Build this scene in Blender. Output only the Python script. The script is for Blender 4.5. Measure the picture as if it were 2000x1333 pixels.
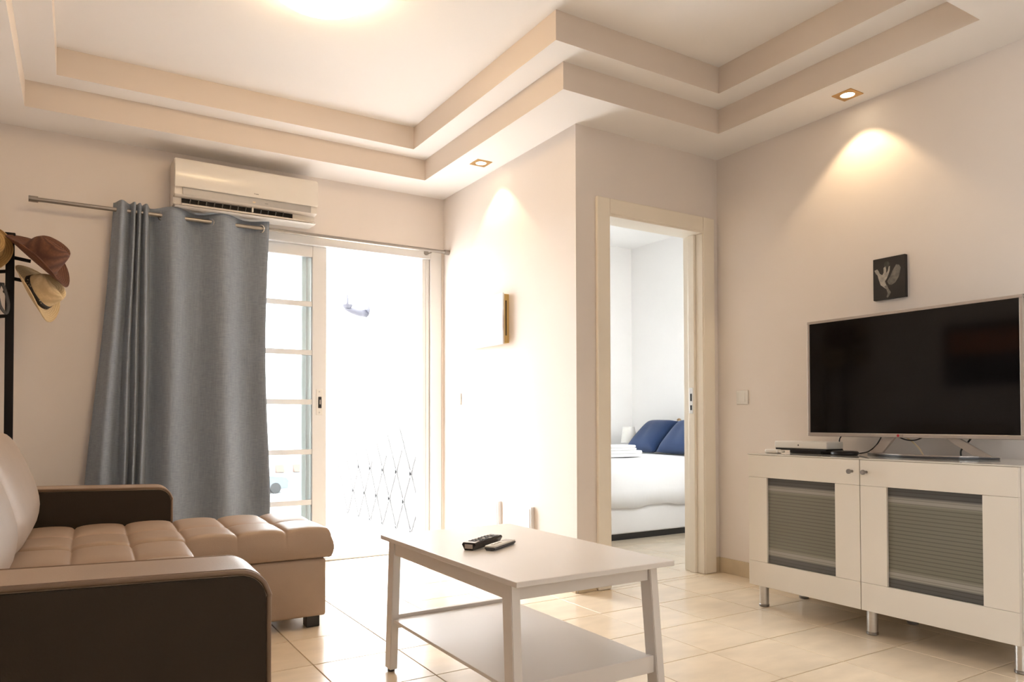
import bpy, bmesh, math, random
from mathutils import Vector, Matrix
random.seed(7)
S = bpy.context.scene
COL = S.collection
for o_ in list(bpy.data.objects):
    bpy.data.objects.remove(o_, do_unlink=True)

# ------------------------------------------------------------------ camera
def make_camera():
    f, yaw, pit, roll, sy = 1.4318, 0.55305, 0.01807, -0.002485, 0.1301
    fw = Vector((math.sin(yaw)*math.cos(pit), math.cos(yaw)*math.cos(pit), math.sin(pit)))
    rt = Vector((math.cos(yaw), -math.sin(yaw), 0)); up = rt.cross(fw)
    c, s = math.cos(roll), math.sin(roll)
    rt, up = c*rt + s*up, -s*rt + c*up
    cd = bpy.data.cameras.new('camera'); cam = bpy.data.objects.new('camera', cd); COL.objects.link(cam)
    m = Matrix((rt, up, -fw)).transposed().to_4x4(); m.translation = (0, 0, 0.914)
    cam.matrix_world = m
    cd.sensor_width = 36; cd.lens = f*1000/2000*36; cd.shift_y = sy*1000/2000
    cd.clip_start = 0.05; cd.clip_end = 300
    S.camera = cam
make_camera()

# ------------------------------------------------------------------ world, exposure, daylight
W = bpy.data.worlds.new('hazy_sky'); S.world = W; W.use_nodes = True
bg = W.node_tree.nodes['Background']
bg.inputs['Color'].default_value = (0.93, 0.965, 1.0, 1); bg.inputs['Strength'].default_value = 12.0
S.view_settings.view_transform = 'Standard'; S.view_settings.look = 'None'
S.view_settings.exposure = 0.61; S.view_settings.gamma = 1.0; S.view_settings.use_curve_mapping = False

def portal(x0, x1, y, z0, z1):
    ld = bpy.data.lights.new('daylight_portal', 'AREA'); ld.shape = 'RECTANGLE'; ld.size = x1-x0; ld.size_y = z1-z0
    ld.cycles.is_portal = True
    o = bpy.data.objects.new('daylight_portal', ld); COL.objects.link(o)
    o.location = ((x0+x1)/2, y, (z0+z1)/2); o.rotation_euler = (-math.pi/2, 0, 0)   # emits towards -Y
    return o
portal(0.5, 2.2, 4.95, 0.0, 2.1)
portal(2.65, 4.2, 5.64, 0.2, 2.3)
portal(3.65, 4.40, 3.0, 0.8, 2.2).rotation_euler = (math.pi/2, 0, 0)
lp = portal(-0.75, 0.75, 0, 0.3, 2.2); lp.location = (-0.60, -1.95, 1.25); lp.rotation_euler = (0, -math.pi/2, 0); lp.rotation_euler = (-math.pi/2, 0, math.pi/2)
LAMP_POWER = 13.0; SPOT_POWER = 9.0; LAMP_COLOR = (1.0, 0.72, 0.40)

# ------------------------------------------------------------------ materials
def mat(name, col, rough=0.5, metal=0.0, noise=0.0, nscale=8.0, bump=0.0, bscale=60.0, spec=None, coat=0.0, stretch=None, sheen=0.0, rand=0.0):
    m = bpy.data.materials.new(name); m.use_nodes = True
    nt = m.node_tree; b = nt.nodes['Principled BSDF']
    b.inputs['Base Color'].default_value = (*col, 1); b.inputs['Roughness'].default_value = rough; b.inputs['Metallic'].default_value = metal
    if spec is not None: b.inputs['Specular IOR Level'].default_value = spec
    if coat: b.inputs['Coat Weight'].default_value = coat; b.inputs['Coat Roughness'].default_value = 0.08
    if sheen: b.inputs['Sheen Weight'].default_value = sheen
    tc = nt.nodes.new('ShaderNodeTexCoord'); vec = tc.outputs['Object']
    if stretch:
        mp = nt.nodes.new('ShaderNodeMapping'); mp.inputs['Scale'].default_value = stretch
        nt.links.new(vec, mp.inputs['Vector']); vec = mp.outputs['Vector']
    if noise or rand:
        n = nt.nodes.new('ShaderNodeTexNoise'); n.inputs['Scale'].default_value = nscale; n.inputs['Detail'].default_value = 4
        if rand:
            oi = nt.nodes.new('ShaderNodeObjectInfo'); ad = nt.nodes.new('ShaderNodeVectorMath'); ad.operation = 'ADD'
            sc = nt.nodes.new('ShaderNodeVectorMath'); sc.operation = 'SCALE'; sc.inputs['Scale'].default_value = 37.0
            cb = nt.nodes.new('ShaderNodeCombineXYZ'); nt.links.new(oi.outputs['Random'], cb.inputs[0]); nt.links.new(oi.outputs['Random'], cb.inputs[1])
            nt.links.new(cb.outputs[0], sc.inputs[0]); nt.links.new(vec, ad.inputs[0]); nt.links.new(sc.outputs[0], ad.inputs[1]); vec = ad.outputs[0]
        nt.links.new(vec, n.inputs['Vector'])
        r = nt.nodes.new('ShaderNodeValToRGB')
        r.color_ramp.elements[0].position = 0.3; r.color_ramp.elements[1].position = 0.7
        r.color_ramp.elements[0].color = (*[c*(1-noise) for c in col], 1); r.color_ramp.elements[1].color = (*[min(1, c*(1+noise)) for c in col], 1)
        nt.links.new(n.outputs['Fac'], r.inputs['Fac']); out = r.outputs['Color']
        if rand:
            mr = nt.nodes.new('ShaderNodeMapRange'); mr.inputs['To Min'].default_value = 1-rand; mr.inputs['To Max'].default_value = 1+rand
            nt.links.new(oi.outputs['Random'], mr.inputs['Value'])
            mx = nt.nodes.new('ShaderNodeVectorMath'); mx.operation = 'SCALE'
            nt.links.new(out, mx.inputs[0]); nt.links.new(mr.outputs[0], mx.inputs['Scale']); out = mx.outputs[0]
        nt.links.new(out, b.inputs['Base Color'])
    if bump:
        n2 = nt.nodes.new('ShaderNodeTexNoise'); n2.inputs['Scale'].default_value = bscale; n2.inputs['Detail'].default_value = 3
        nt.links.new(tc.outputs['Object'] if not stretch else vec, n2.inputs['Vector'])
        bp = nt.nodes.new('ShaderNodeBump'); bp.inputs['Strength'].default_value = bump; bp.inputs['Distance'].default_value = 0.002
        nt.links.new(n2.outputs['Fac'], bp.inputs['Height']); nt.links.new(bp.outputs['Normal'], b.inputs['Normal'])
    return m

M = {}
M['wall'] = mat('wall_paint', (0.825, 0.750, 0.695), 0.75, noise=0.012, nscale=3, bump=0.06, bscale=180)
M['ceil'] = mat('ceiling_paint', (0.92, 0.885, 0.865), 0.8, noise=0.01, nscale=2)
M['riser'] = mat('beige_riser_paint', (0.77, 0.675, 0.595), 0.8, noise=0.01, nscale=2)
M['white_wall'] = mat('white_wall_paint', (0.88, 0.865, 0.85), 0.8, noise=0.01, nscale=3)
M['outdoor'] = mat('outdoor_render', (0.84, 0.83, 0.82), 0.9, noise=0.02, nscale=5, bump=0.2, bscale=60)
M['casing'] = mat('cream_lacquer', (0.90, 0.82, 0.70), 0.35, noise=0.012, nscale=5)
M['frame'] = mat('white_aluminium', (0.80, 0.78, 0.76), 0.35, noise=0.01, nscale=5)
M['outer_frame'] = mat('greenish_aluminium', (0.86, 0.89, 0.87), 0.4, noise=0.01, nscale=5)
M['tile'] = mat('cream_floor_tile', (0.82, 0.69, 0.53), 0.22, noise=0.07, nscale=5, rand=0.03, stretch=(1, 2.2, 1))
M['grout'] = mat('tile_grout', (0.50, 0.40, 0.29), 0.85, noise=0.05, nscale=30)
M['base'] = mat('tan_skirting_tile', (0.64, 0.52, 0.36), 0.3, noise=0.08, nscale=9, rand=0.03)
M['terrace'] = mat('terrace_tile', (0.72, 0.69, 0.65), 0.5, noise=0.04, nscale=8, rand=0.03)
M['terrace_grout'] = mat('terrace_grout', (0.055, 0.05, 0.045), 0.9, noise=0.05)
M['leather'] = mat('taupe_leather', (0.40, 0.285, 0.205), 0.42, noise=0.05, nscale=6, bump=0.22, bscale=260)
M['leather_lit'] = mat('lit_taupe_leather', (0.40, 0.31, 0.24), 0.45, noise=0.04, nscale=6, bump=0.2, bscale=260)  # same leather; greyer tone stands for the light falling on the back cushions
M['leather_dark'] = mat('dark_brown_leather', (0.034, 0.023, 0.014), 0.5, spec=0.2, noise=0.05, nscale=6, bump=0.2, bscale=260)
M['piping'] = mat('brown_piping', (0.21, 0.135, 0.085), 0.45, noise=0.04)
M['black'] = mat('black_plastic', (0.012, 0.011, 0.012), 0.35, noise=0.1)
M['black_metal'] = mat('black_painted_metal', (0.006, 0.004, 0.004), 0.5, noise=0.1, spec=0.2)
M['darkgrey'] = mat('dark_grey_plastic', (0.06, 0.06, 0.065), 0.35, noise=0.05)
M['table'] = mat('white_table_lacquer', (0.82, 0.77, 0.73), 0.33, noise=0.01, nscale=5, bump=0.03, bscale=200)
M['cabinet'] = mat('white_cabinet_gloss', (0.80, 0.745, 0.67), 0.28, noise=0.008, nscale=4)
M['cabtop'] = mat('white_glass_top', (0.70, 0.67, 0.62), 0.06, noise=0.005, coat=0.5)
M['steel'] = mat('brushed_steel', (0.62, 0.60, 0.58), 0.32, metal=1.0, noise=0.05, nscale=40, stretch=(1, 1, 12))
M['rod_steel'] = mat('dull_rod_steel', (0.36, 0.33, 0.30), 0.35, metal=1.0, noise=0.05, nscale=40)
M['chrome'] = mat('polished_chrome', (0.75, 0.73, 0.70), 0.12, metal=1.0, noise=0.02)
M['greysteel'] = mat('grey_knob_metal', (0.30, 0.28, 0.27), 0.35, metal=0.8, noise=0.03)
M['silver'] = mat('silver_plastic', (0.44, 0.385, 0.35), 0.3, metal=0.35, noise=0.02, nscale=30)
M['brass'] = mat('brass_plate', (0.60, 0.38, 0.16), 0.3, metal=1.0, noise=0.06, nscale=20)
M['gold'] = mat('yellow_pine_frame', (0.62, 0.42, 0.15), 0.5, noise=0.12, nscale=12, stretch=(1, 1, 0.15))
M['acwhite'] = mat('white_ac_plastic', (0.80, 0.75, 0.69), 0.22, noise=0.006, nscale=5)
M['acsilver'] = mat('silver_ac_band', (0.46, 0.435, 0.41), 0.3, metal=0.3, noise=0.02, nscale=40)
M['whiteplastic'] = mat('white_plastic', (0.80, 0.77, 0.72), 0.3, noise=0.01)
M['screen'] = mat('glossy_black_screen', (0.005, 0.0045, 0.005), 0.07, noise=0.02, spec=0.2)
M['bedwhite'] = mat('white_bed_linen', (0.83, 0.81, 0.80), 0.9, noise=0.015, nscale=6, bump=0.15, bscale=30)
M['bedbase'] = mat('white_bed_base', (0.82, 0.79, 0.77), 0.7, noise=0.01)
M['blue'] = mat('navy_pillow_cotton', (0.008, 0.029, 0.095), 0.85, noise=0.08, nscale=5, bump=0.2, bscale=40, sheen=0.1)
M['towel'] = mat('white_towel', (0.84, 0.82, 0.80), 0.95, noise=0.02, nscale=40, bump=0.6, bscale=220)
M['greymetal'] = mat('grey_outdoor_metal', (0.040, 0.040, 0.052), 0.5, noise=0.05)
M['lattice'] = mat('weathered_trellis_metal', (0.060, 0.057, 0.055), 0.6, noise=0.1)
M['orange'] = mat('faded_orange_awning', (0.13, 0.075, 0.055), 0.7, noise=0.06)
M['carpaint'] = mat('silver_blue_car_paint', (0.09, 0.10, 0.115), 0.3, metal=0.2, noise=0.03, coat=0.5)
M['asphalt'] = mat('pale_street', (0.40, 0.39, 0.38), 0.9, noise=0.06, nscale=0.5)
M['red'] = mat('red_logo_print', (0.42, 0.012, 0.03), 0.4, noise=0.02)
M['print_dark'] = mat('near_black_canvas', (0.016, 0.013, 0.012), 0.6, noise=0.3, nscale=10)
M['print_pale'] = mat('pale_grey_print', (0.42, 0.38, 0.33), 0.65, noise=0.35, nscale=45)
M['print_grey'] = mat('mid_grey_print', (0.17, 0.155, 0.135), 0.65, noise=0.35, nscale=60)
M['print_dim'] = mat('dim_grey_print', (0.055, 0.05, 0.045), 0.65, noise=0.3, nscale=60)
M['orange_print'] = mat('orange_print', (0.55, 0.16, 0.02), 0.6, noise=0.3, nscale=6, stretch=(1, 1, 5))
M['beige_wire'] = mat('beige_cable_sheath', (0.70, 0.56, 0.36), 0.5, noise=0.02)
M['brownwood'] = mat('brown_wood', (0.35, 0.22, 0.12), 0.5, noise=0.1)

def fabric():
    m = mat('grey_curtain_weave', (0.150, 0.160, 0.166), 0.9, sheen=0.15)
    nt = m.node_tree; b = nt.nodes['Principled BSDF']
    tc = nt.nodes.new('ShaderNodeTexCoord')
    outs = []
    for sc in ((420, 420, 14), (30, 30, 420)):
        mp = nt.nodes.new('ShaderNodeMapping'); mp.inputs['Scale'].default_value = sc
        n = nt.nodes.new('ShaderNodeTexNoise'); n.inputs['Scale'].default_value = 1; n.inputs['Detail'].default_value = 2
        nt.links.new(tc.outputs['Object'], mp.inputs['Vector']); nt.links.new(mp.outputs[0], n.inputs['Vector']); outs.append(n.outputs['Fac'])
    a = nt.nodes.new('ShaderNodeMath'); a.operation = 'ADD'; nt.links.new(outs[0], a.inputs[0]); nt.links.new(outs[1], a.inputs[1])
    r = nt.nodes.new('ShaderNodeValToRGB'); r.color_ramp.elements[0].position = 0.35; r.color_ramp.elements[1].position = 0.65
    h = nt.nodes.new('ShaderNodeMath'); h.operation = 'MULTIPLY'; h.inputs[1].default_value = 0.5
    nt.links.new(a.outputs[0], h.inputs[0]); nt.links.new(h.outputs[0], r.inputs['Fac'])
    r.color_ramp.elements[0].color = (0.205, 0.235, 0.285, 1); r.color_ramp.elements[1].color = (0.305, 0.345, 0.405, 1)
    nt.links.new(r.outputs[0], b.inputs['Base Color'])
    bp = nt.nodes.new('ShaderNodeBump'); bp.inputs['Strength'].default_value = 0.25; bp.inputs['Distance'].default_value = 0.001
    nt.links.new(h.outputs[0], bp.inputs['Height']); nt.links.new(bp.outputs[0], b.inputs['Normal'])
    return m
M['curtain'] = fabric()

def straw(name, c0, c1, rings=220.0):
    m = mat(name, c0, 0.75); nt = m.node_tree; b = nt.nodes['Principled BSDF']
    tc = nt.nodes.new('ShaderNodeTexCoord')
    w = nt.nodes.new('ShaderNodeTexWave'); w.wave_type = 'RINGS'; w.rings_direction = 'Z'; w.inputs['Scale'].default_value = rings/6.0; w.inputs['Distortion'].default_value = 1.5
    nt.links.new(tc.outputs['Object'], w.inputs['Vector'])
    n = nt.nodes.new('ShaderNodeTexNoise'); n.inputs['Scale'].default_value = 90; nt.links.new(tc.outputs['Object'], n.inputs['Vector'])
    a = nt.nodes.new('ShaderNodeMath'); a.operation = 'MULTIPLY'; nt.links.new(w.outputs['Fac'], a.inputs[0]); nt.links.new(n.outputs['Fac'], a.inputs[1])
    r = nt.nodes.new('ShaderNodeValToRGB'); r.color_ramp.elements[0].color = (*c1, 1); r.color_ramp.elements[1].color = (*c0, 1); r.color_ramp.elements[1].position = 0.6
    nt.links.new(a.outputs[0], r.inputs['Fac']); nt.links.new(r.outputs[0], b.inputs['Base Color'])
    bp = nt.nodes.new('ShaderNodeBump'); bp.inputs['Strength'].default_value = 0.5; bp.inputs['Distance'].default_value = 0.002
    nt.links.new(a.outputs[0], bp.inputs['Height']); nt.links.new(bp.outputs[0], b.inputs['Normal'])
    return m
M['straw_brown'] = straw('brown_straw', (0.19, 0.075, 0.038), (0.09, 0.034, 0.02))
M['straw_cream'] = straw('cream_straw', (0.72, 0.55, 0.32), (0.58, 0.42, 0.23))
M['straw_tan'] = straw('tan_straw', (0.52, 0.33, 0.12), (0.38, 0.22, 0.08))

def emis(name, col, strength, base=(0.8, 0.8, 0.8)):
    m = mat(name, base, 0.4, noise=0.01); b = m.node_tree.nodes['Principled BSDF']
    b.inputs['Emission Color'].default_value = (*col, 1); b.inputs['Emission Strength'].default_value = strength
    return m
M['lampglass'] = emis('lit_opal_glass', LAMP_COLOR, LAMP_POWER)
M['bulb'] = emis('lit_spot_lens', (1.0, 0.86, 0.62), 14.0)
M['wordmark'] = mat('grey_wordmark_print', (0.16, 0.14, 0.13), 0.5, noise=0.02)

def clear_glass():
    m = bpy.data.materials.new('clear_pane_glass'); m.use_nodes = True; nt = m.node_tree
    for n in list(nt.nodes): nt.nodes.remove(n)
    out = nt.nodes.new('ShaderNodeOutputMaterial'); mix = nt.nodes.new('ShaderNodeMixShader')
    t = nt.nodes.new('ShaderNodeBsdfTransparent'); t.inputs[0].default_value = (0.90, 0.92, 0.92, 1)
    g = nt.nodes.new('ShaderNodeBsdfGlossy'); g.inputs['Roughness'].default_value = 0.02
    lw = nt.nodes.new('ShaderNodeFresnel'); lw.inputs['IOR'].default_value = 1.45
    nt.links.new(lw.outputs['Fac'], mix.inputs[0]); nt.links.new(t.outputs[0], mix.inputs[1]); nt.links.new(g.outputs[0], mix.inputs[2])
    nt.links.new(mix.outputs[0], out.inputs['Surface'])
    return m
M['glass'] = clear_glass()

def striped_glass():
    # screen-printed cabinet glass: dark clear strips top and bottom, pale bars, fine horizontal lines (z in object space, metres from pane centre)
    m = mat('striped_frosted_glass', (0.3, 0.3, 0.25), 0.16, spec=0.5); nt = m.node_tree; b = nt.nodes['Principled BSDF']
    tc = nt.nodes.new('ShaderNodeTexCoord'); sp = nt.nodes.new('ShaderNodeSeparateXYZ'); nt.links.new(tc.outputs['Object'], sp.inputs[0])
    mr = nt.nodes.new('ShaderNodeMapRange'); mr.inputs['From Min'].default_value = -0.203; mr.inputs['From Max'].default_value = 0.203
    nt.links.new(sp.outputs['Z'], mr.inputs['Value'])
    r = nt.nodes.new('ShaderNodeValToRGB'); cr = r.color_ramp
    stops = [(0.0, (0.085, 0.085, 0.085)), (0.085, (0.10, 0.10, 0.098)), (0.11, (0.33, 0.32, 0.285)), (0.15, (0.33, 0.32, 0.285)), (0.185, (0.185, 0.18, 0.145)),
             (0.83, (0.20, 0.195, 0.16)), (0.86, (0.33, 0.32, 0.285)), (0.895, (0.32, 0.31, 0.28)), (0.92, (0.095, 0.095, 0.094)), (1.0, (0.075, 0.075, 0.075))]
    while len(cr.elements) < len(stops): cr.elements.new(0.5)
    for e, (p, c) in zip(cr.elements, stops): e.position = p
    for e, (p, c) in zip(cr.elements, stops): e.color = (*c, 1)
    nt.links.new(mr.outputs[0], r.inputs['Fac'])
    w = nt.nodes.new('ShaderNodeMath'); w.operation = 'MULTIPLY'; w.inputs[1].default_value = 64.0; nt.links.new(sp.outputs['Z'], w.inputs[0])
    fr = nt.nodes.new('ShaderNodeMath'); fr.operation = 'FRACT'; nt.links.new(w.outputs[0], fr.inputs[0])
    r2 = nt.nodes.new('ShaderNodeValToRGB'); r2.color_ramp.elements[0].position = 0.14; r2.color_ramp.elements[0].color = (0.66, 0.66, 0.66, 1)
    r2.color_ramp.elements[1].position = 0.30; r2.color_ramp.elements[1].color = (1, 1, 1, 1)
    nt.links.new(fr.outputs[0], r2.inputs['Fac'])
    mx = nt.nodes.new('ShaderNodeVectorMath'); mx.operation = 'MULTIPLY'; nt.links.new(r.outputs[0], mx.inputs[0]); nt.links.new(r2.outputs[0], mx.inputs[1])
    nt.links.new(mx.outputs[0], b.inputs['Base Color'])
    return m
M['striped'] = striped_glass()

def canvas_pale():
    m = mat('pale_landscape_print', (0.85, 0.84, 0.84), 0.6); nt = m.node_tree; b = nt.nodes['Principled BSDF']
    tc = nt.nodes.new('ShaderNodeTexCoord'); sp = nt.nodes.new('ShaderNodeSeparateXYZ'); nt.links.new(tc.outputs['Object'], sp.inputs[0])
    n = nt.nodes.new('ShaderNodeTexNoise'); n.inputs['Scale'].default_value = 14; n.inputs['Detail'].default_value = 6; nt.links.new(tc.outputs['Object'], n.inputs['Vector'])
    k = nt.nodes.new('ShaderNodeMath'); k.operation = 'MULTIPLY_ADD'; k.inputs[1].default_value = 0.16; nt.links.new(n.outputs['Fac'], k.inputs[0]); nt.links.new(sp.outputs['Z'], k.inputs[2])
    mr = nt.nodes.new('ShaderNodeMapRange'); mr.inputs['From Min'].default_value = -0.16; mr.inputs['From Max'].default_value = 0.30; nt.links.new(k.outputs[0], mr.inputs['Value'])
    r = nt.nodes.new('ShaderNodeValToRGB'); cr = r.color_ramp
    for p, c in ((0.28, (0.80, 0.78, 0.78)), (0.42, (0.62, 0.56, 0.55)), (0.56, (0.70, 0.66, 0.66)), (0.62, (0.82, 0.84, 0.87))):
        e = cr.elements.new(p); e.color = (*c, 1)
    cr.elements[0].color = (0.86, 0.84, 0.84, 1); cr.elements[-1].color = (0.84, 0.86, 0.88, 1)
    nt.links.new(mr.outputs[0], r.inputs['Fac']); nt.links.new(r.outputs[0], b.inputs['Base Color'])
    return m
M['canvas'] = canvas_pale()

def band_pattern():
    m = mat('black_woven_hatband', (0.02, 0.015, 0.012), 0.7); nt = m.node_tree; b = nt.nodes['Principled BSDF']
    tc = nt.nodes.new('ShaderNodeTexCoord'); v = nt.nodes.new('ShaderNodeTexVoronoi'); v.inputs['Scale'].default_value = 75
    nt.links.new(tc.outputs['Object'], v.inputs['Vector'])
    r = nt.nodes.new('ShaderNodeValToRGB'); r.color_ramp.elements[0].position = 0.16; r.color_ramp.elements[0].color = (0.5, 0.38, 0.22, 1)
    r.color_ramp.elements[1].position = 0.22; r.color_ramp.elements[1].color = (0.02, 0.015, 0.012, 1)
    nt.links.new(v.outputs['Distance'], r.inputs['Fac']); nt.links.new(r.outputs[0], b.inputs['Base Color'])
    return m
M['hatband'] = band_pattern()

# ------------------------------------------------------------------ helpers
def bx(bm, x0, x1, y0, y1, z0, z1, bev=0.0, seg=2):
    r = bmesh.ops.create_cube(bm, size=1.0)
    vs = r['verts']
    for v in vs:
        v.co = Vector((x0+(v.co.x+.5)*(x1-x0), y0+(v.co.y+.5)*(y1-y0), z0+(v.co.z+.5)*(z1-z0)))
    if bev:
        es = list({e for v in vs for e in v.link_edges})
        bmesh.ops.bevel(bm, geom=es, offset=bev, segments=seg, affect='EDGES', profile=0.5)
    return bm

def box(x0, x1, y0, y1, z0, z1, bev=0.0, seg=2):
    return bx(bmesh.new(), x0, x1, y0, y1, z0, z1, bev, seg)

def hexa(bm, bot, top, bev=0.0):
    """bot/top: four xyz corners each, counter-clockwise from above"""
    vb = [bm.verts.new(p) for p in bot]; vt = [bm.verts.new(p) for p in top]
    bm.faces.new(vb[::-1]); bm.faces.new(vt)
    for i in range(4): bm.faces.new((vb[i], vb[(i+1) % 4], vt[(i+1) % 4], vt[i]))
    if bev:
        es = list({e for v in vb+vt for e in v.link_edges}); bmesh.ops.bevel(bm, geom=es, offset=bev, segments=2, affect='EDGES')
    return bm

def prism(bm, pts, axis, a0, a1, bev=0.0, seg=2):
    """extrude a 2-D outline along axis ('x': pts=(y,z), 'y': pts=(x,z), 'z': pts=(x,y))"""
    def P(p, a): return {'x': (a, p[0], p[1]), 'y': (p[0], a, p[1]), 'z': (p[0], p[1], a)}[axis]
    v0 = [bm.verts.new(P(p, a0)) for p in pts]; v1 = [bm.verts.new(P(p, a1)) for p in pts]
    f0 = bm.faces.new(v0); f1 = bm.faces.new(v1[::-1]); n = len(pts)
    for i in range(n): bm.faces.new((v0[i], v1[i], v1[(i+1) % n], v0[(i+1) % n]))
    bmesh.ops.recalc_face_normals(bm, faces=bm.faces[:])
    if bev:
        es = list(f0.edges)+list(f1.edges); bmesh.ops.bevel(bm, geom=es, offset=bev, segments=seg, affect='EDGES')
    return bm

def tube(bm, pts, r, n=8, closed=False):
    pts = [Vector(p) for p in pts]; rings = []; N = len(pts)
    rr = r if isinstance(r, (list, tuple)) else [r]*N
    prev = None
    for i, p in enumerate(pts):
        if closed: t = (pts[(i+1) % N]-pts[i-1]).normalized()
        else: t = (pts[min(i+1, N-1)]-pts[max(i-1, 0)]).normalized()
        if prev is None:
            a = Vector((0, 0, 1)) if abs(t.z) < .9 else Vector((1, 0, 0)); u = t.cross(a).normalized()
        else:
            u = (prev-t*prev.dot(t)).normalized()
        prev = u; w = t.cross(u)
        rings.append([bm.verts.new(p+rr[i]*(math.cos(2*math.pi*k/n)*u+math.sin(2*math.pi*k/n)*w)) for k in range(n)])
    for i in range(N if closed else N-1):
        a, b = rings[i], rings[(i+1) % N]
        for k in range(n): bm.faces.new((a[k], a[(k+1) % n], b[(k+1) % n], b[k]))
    if not closed:
        bm.faces.new(rings[0][::-1]); bm.faces.new(rings[-1])
    bmesh.ops.recalc_face_normals(bm, faces=bm.faces[:])
    return bm

def lathe(bm, prof, c=(0, 0, 0), n=24, axis='z'):
    rings = []
    for r, h in prof:
        ring = []
        for k in range(n):
            a = 2*math.pi*k/n; x, y = r*math.cos(a), r*math.sin(a)
            p = {'z': (x, y, h), 'x': (h, x, y), 'y': (x, h, y)}[axis]
            ring.append(bm.verts.new(Vector(p)+Vector(c)))
        rings.append(ring)
    for a, b in zip(rings[:-1], rings[1:]):
        for k in range(n): bm.faces.new((a[k], a[(k+1) % n], b[(k+1) % n], b[k]))
    if prof[0][0] > 1e-6: bm.faces.new(rings[0])
    if prof[-1][0] > 1e-6: bm.faces.new(rings[-1])
    bmesh.ops.remove_doubles(bm, verts=bm.verts[:], dist=1e-6)
    bmesh.ops.recalc_face_normals(bm, faces=bm.faces[:])
    return bm

def cyl(bm, c, r, h, n=20, axis='z', bev=0.0):
    if bev: return lathe(bm, [(0, 0), (r-bev, 0), (r, bev), (r, h-bev), (r-bev, h), (0, h)], c, n, axis)
    return lathe(bm, [(0, 0), (r, 0), (r, h), (0, h)], c, n, axis)

def obj(name, bm, m, parent=None, smooth=False, angle=None):
    me = bpy.data.meshes.new(name); bm.to_mesh(me); bm.free()
    me.materials.append(M[m] if isinstance(m, str) else m)
    o = bpy.data.objects.new(name, me); COL.objects.link(o)
    if parent is not None: o.parent = parent
    if smooth or angle:
        for p in me.polygons: p.use_smooth = True
        if angle: me.set_sharp_from_angle(angle=math.radians(angle))
    return o

def tag(o, label=None, cat=None, group=None, kind=None):
    if label: o['label'] = label
    if cat: o['category'] = cat
    if group: o['group'] = group
    if kind: o['kind'] = kind
    return o

def thing(name, label, cat, loc=(0, 0, 0), rz=0.0, group=None, kind=None):
    o = bpy.data.objects.new(name, None); COL.objects.link(o); o.location = loc; o.rotation_euler = (0, 0, rz)
    o.empty_display_size = 0.05
    return tag(o, label, cat, group, kind)

def struct(name, bm, m, parent=None, angle=None):
    o = obj(name, bm, m, parent, angle=angle)
    if parent is None: o['kind'] = 'structure'
    return o

def recentre(o):
    """move the origin of an unparented-geometry part to the middle of its mesh"""
    me = o.data; n = len(me.vertices)
    mn = [min(v.co[i] for v in me.vertices) for i in range(3)]; mx = [max(v.co[i] for v in me.vertices) for i in range(3)]
    c = Vector([(a+b)/2 for a, b in zip(mn, mx)])
    me.transform(Matrix.Translation(-c)); o.location = o.location + c
    return o

def dup(root, loc=None, rz=None, label=None):
    r = root.copy(); COL.objects.link(r)
    if loc is not None: r.location = loc
    if rz is not None: r.rotation_euler = (0, 0, rz)
    if label: r['label'] = label
    for ch in root.children:
        c = ch.copy(); COL.objects.link(c); c.parent = r
        for g in ch.children:
            d = g.copy(); COL.objects.link(d); d.parent = c
    return r

# ------------------------------------------------------------------ room dimensions (metres)
XL, XM, XR = -0.46, 2.338, 3.409
YB, YD, YN = 4.718, 3.134, -3.0
ZC, Z1, Z2 = 2.505, 2.640, 2.780
BXR, BYB = 4.78, 5.50            # bedroom right wall, far wall
T = 0.12

# floor slab + tiles
TS, GAP = 0.343, 0.004
floor = struct('floor', box(XL-T, BXR+T, YN-T, 4.84, -0.12, -0.004), 'grout')
floor_bed = floor
tile_cache = {}
def tile_mesh(w, d, mname, th=0.008):
    k = (round(w, 3), round(d, 3), mname)
    if k not in tile_cache:
        bm = box(-w/2, w/2, -d/2, d/2, -th, 0)
        es = [e for e in bm.edges if all(abs(v.co.z) < 1e-6 for v in e.verts)]
        bmesh.ops.bevel(bm, geom=es, offset=0.0012, segments=1, affect='EDGES')
        me = bpy.data.meshes.new('floor_tile'); bm.to_mesh(me); bm.free(); me.materials.append(M[mname]); tile_cache[k] = me
    return tile_cache[k]
def lay(parent, x0, x1, y0, y1, name='floor_tile', mname='tile', ts=TS, ox=1.16, oy=2.404, zt=0.0, gap=GAP):
    i0 = math.floor((x0-ox)/ts); j0 = math.floor((y0-oy)/ts); i = i0
    while ox+i*ts < x1-0.01:
        j = j0
        while oy+j*ts < y1-0.01:
            a, b = max(x0, ox+i*ts)+gap/2, min(x1, ox+(i+1)*ts)-gap/2
            c, d = max(y0, oy+j*ts)+gap/2, min(y1, oy+(j+1)*ts)-gap/2
            if b-a > 0.01 and d-c > 0.01:
                o = bpy.data.objects.new(name, tile_mesh(b-a, d-c, mname)); COL.objects.link(o)
                o.location = ((a+b)/2, (c+d)/2, zt+random.uniform(-0.0003, 0.0)); o.parent = parent
            j += 1
        i += 1
YT0 = 2.404-6*TS
lay(floor, XL, XR, YT0, 3.09)
lay(floor, XL, XM, 3.09, YB)
lay(floor, XM, XR, 3.09, YD)
# tiles behind the camera: one joined part
bm = bmesh.new()
xx = 1.16-5*TS
while xx < XR:
    yy = YT0-TS
    while yy > YN:
        a, b = max(XL, xx)+GAP/2, min(XR, xx+TS)-GAP/2
        bx(bm, a, b, max(YN, yy)+GAP/2, yy+TS-GAP/2, -0.008, 0)
        yy -= TS
    xx += TS
tag(obj('floor_tile_field', bm, 'tile', floor), kind='stuff')
# bedroom tiles
lay(floor, 2.50, BXR, 3.27, BYB)
obj('threshold', box(2.554, 3.27, YD, 3.27, -0.008, 0.001, 0.001), 'tile', floor)

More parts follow.
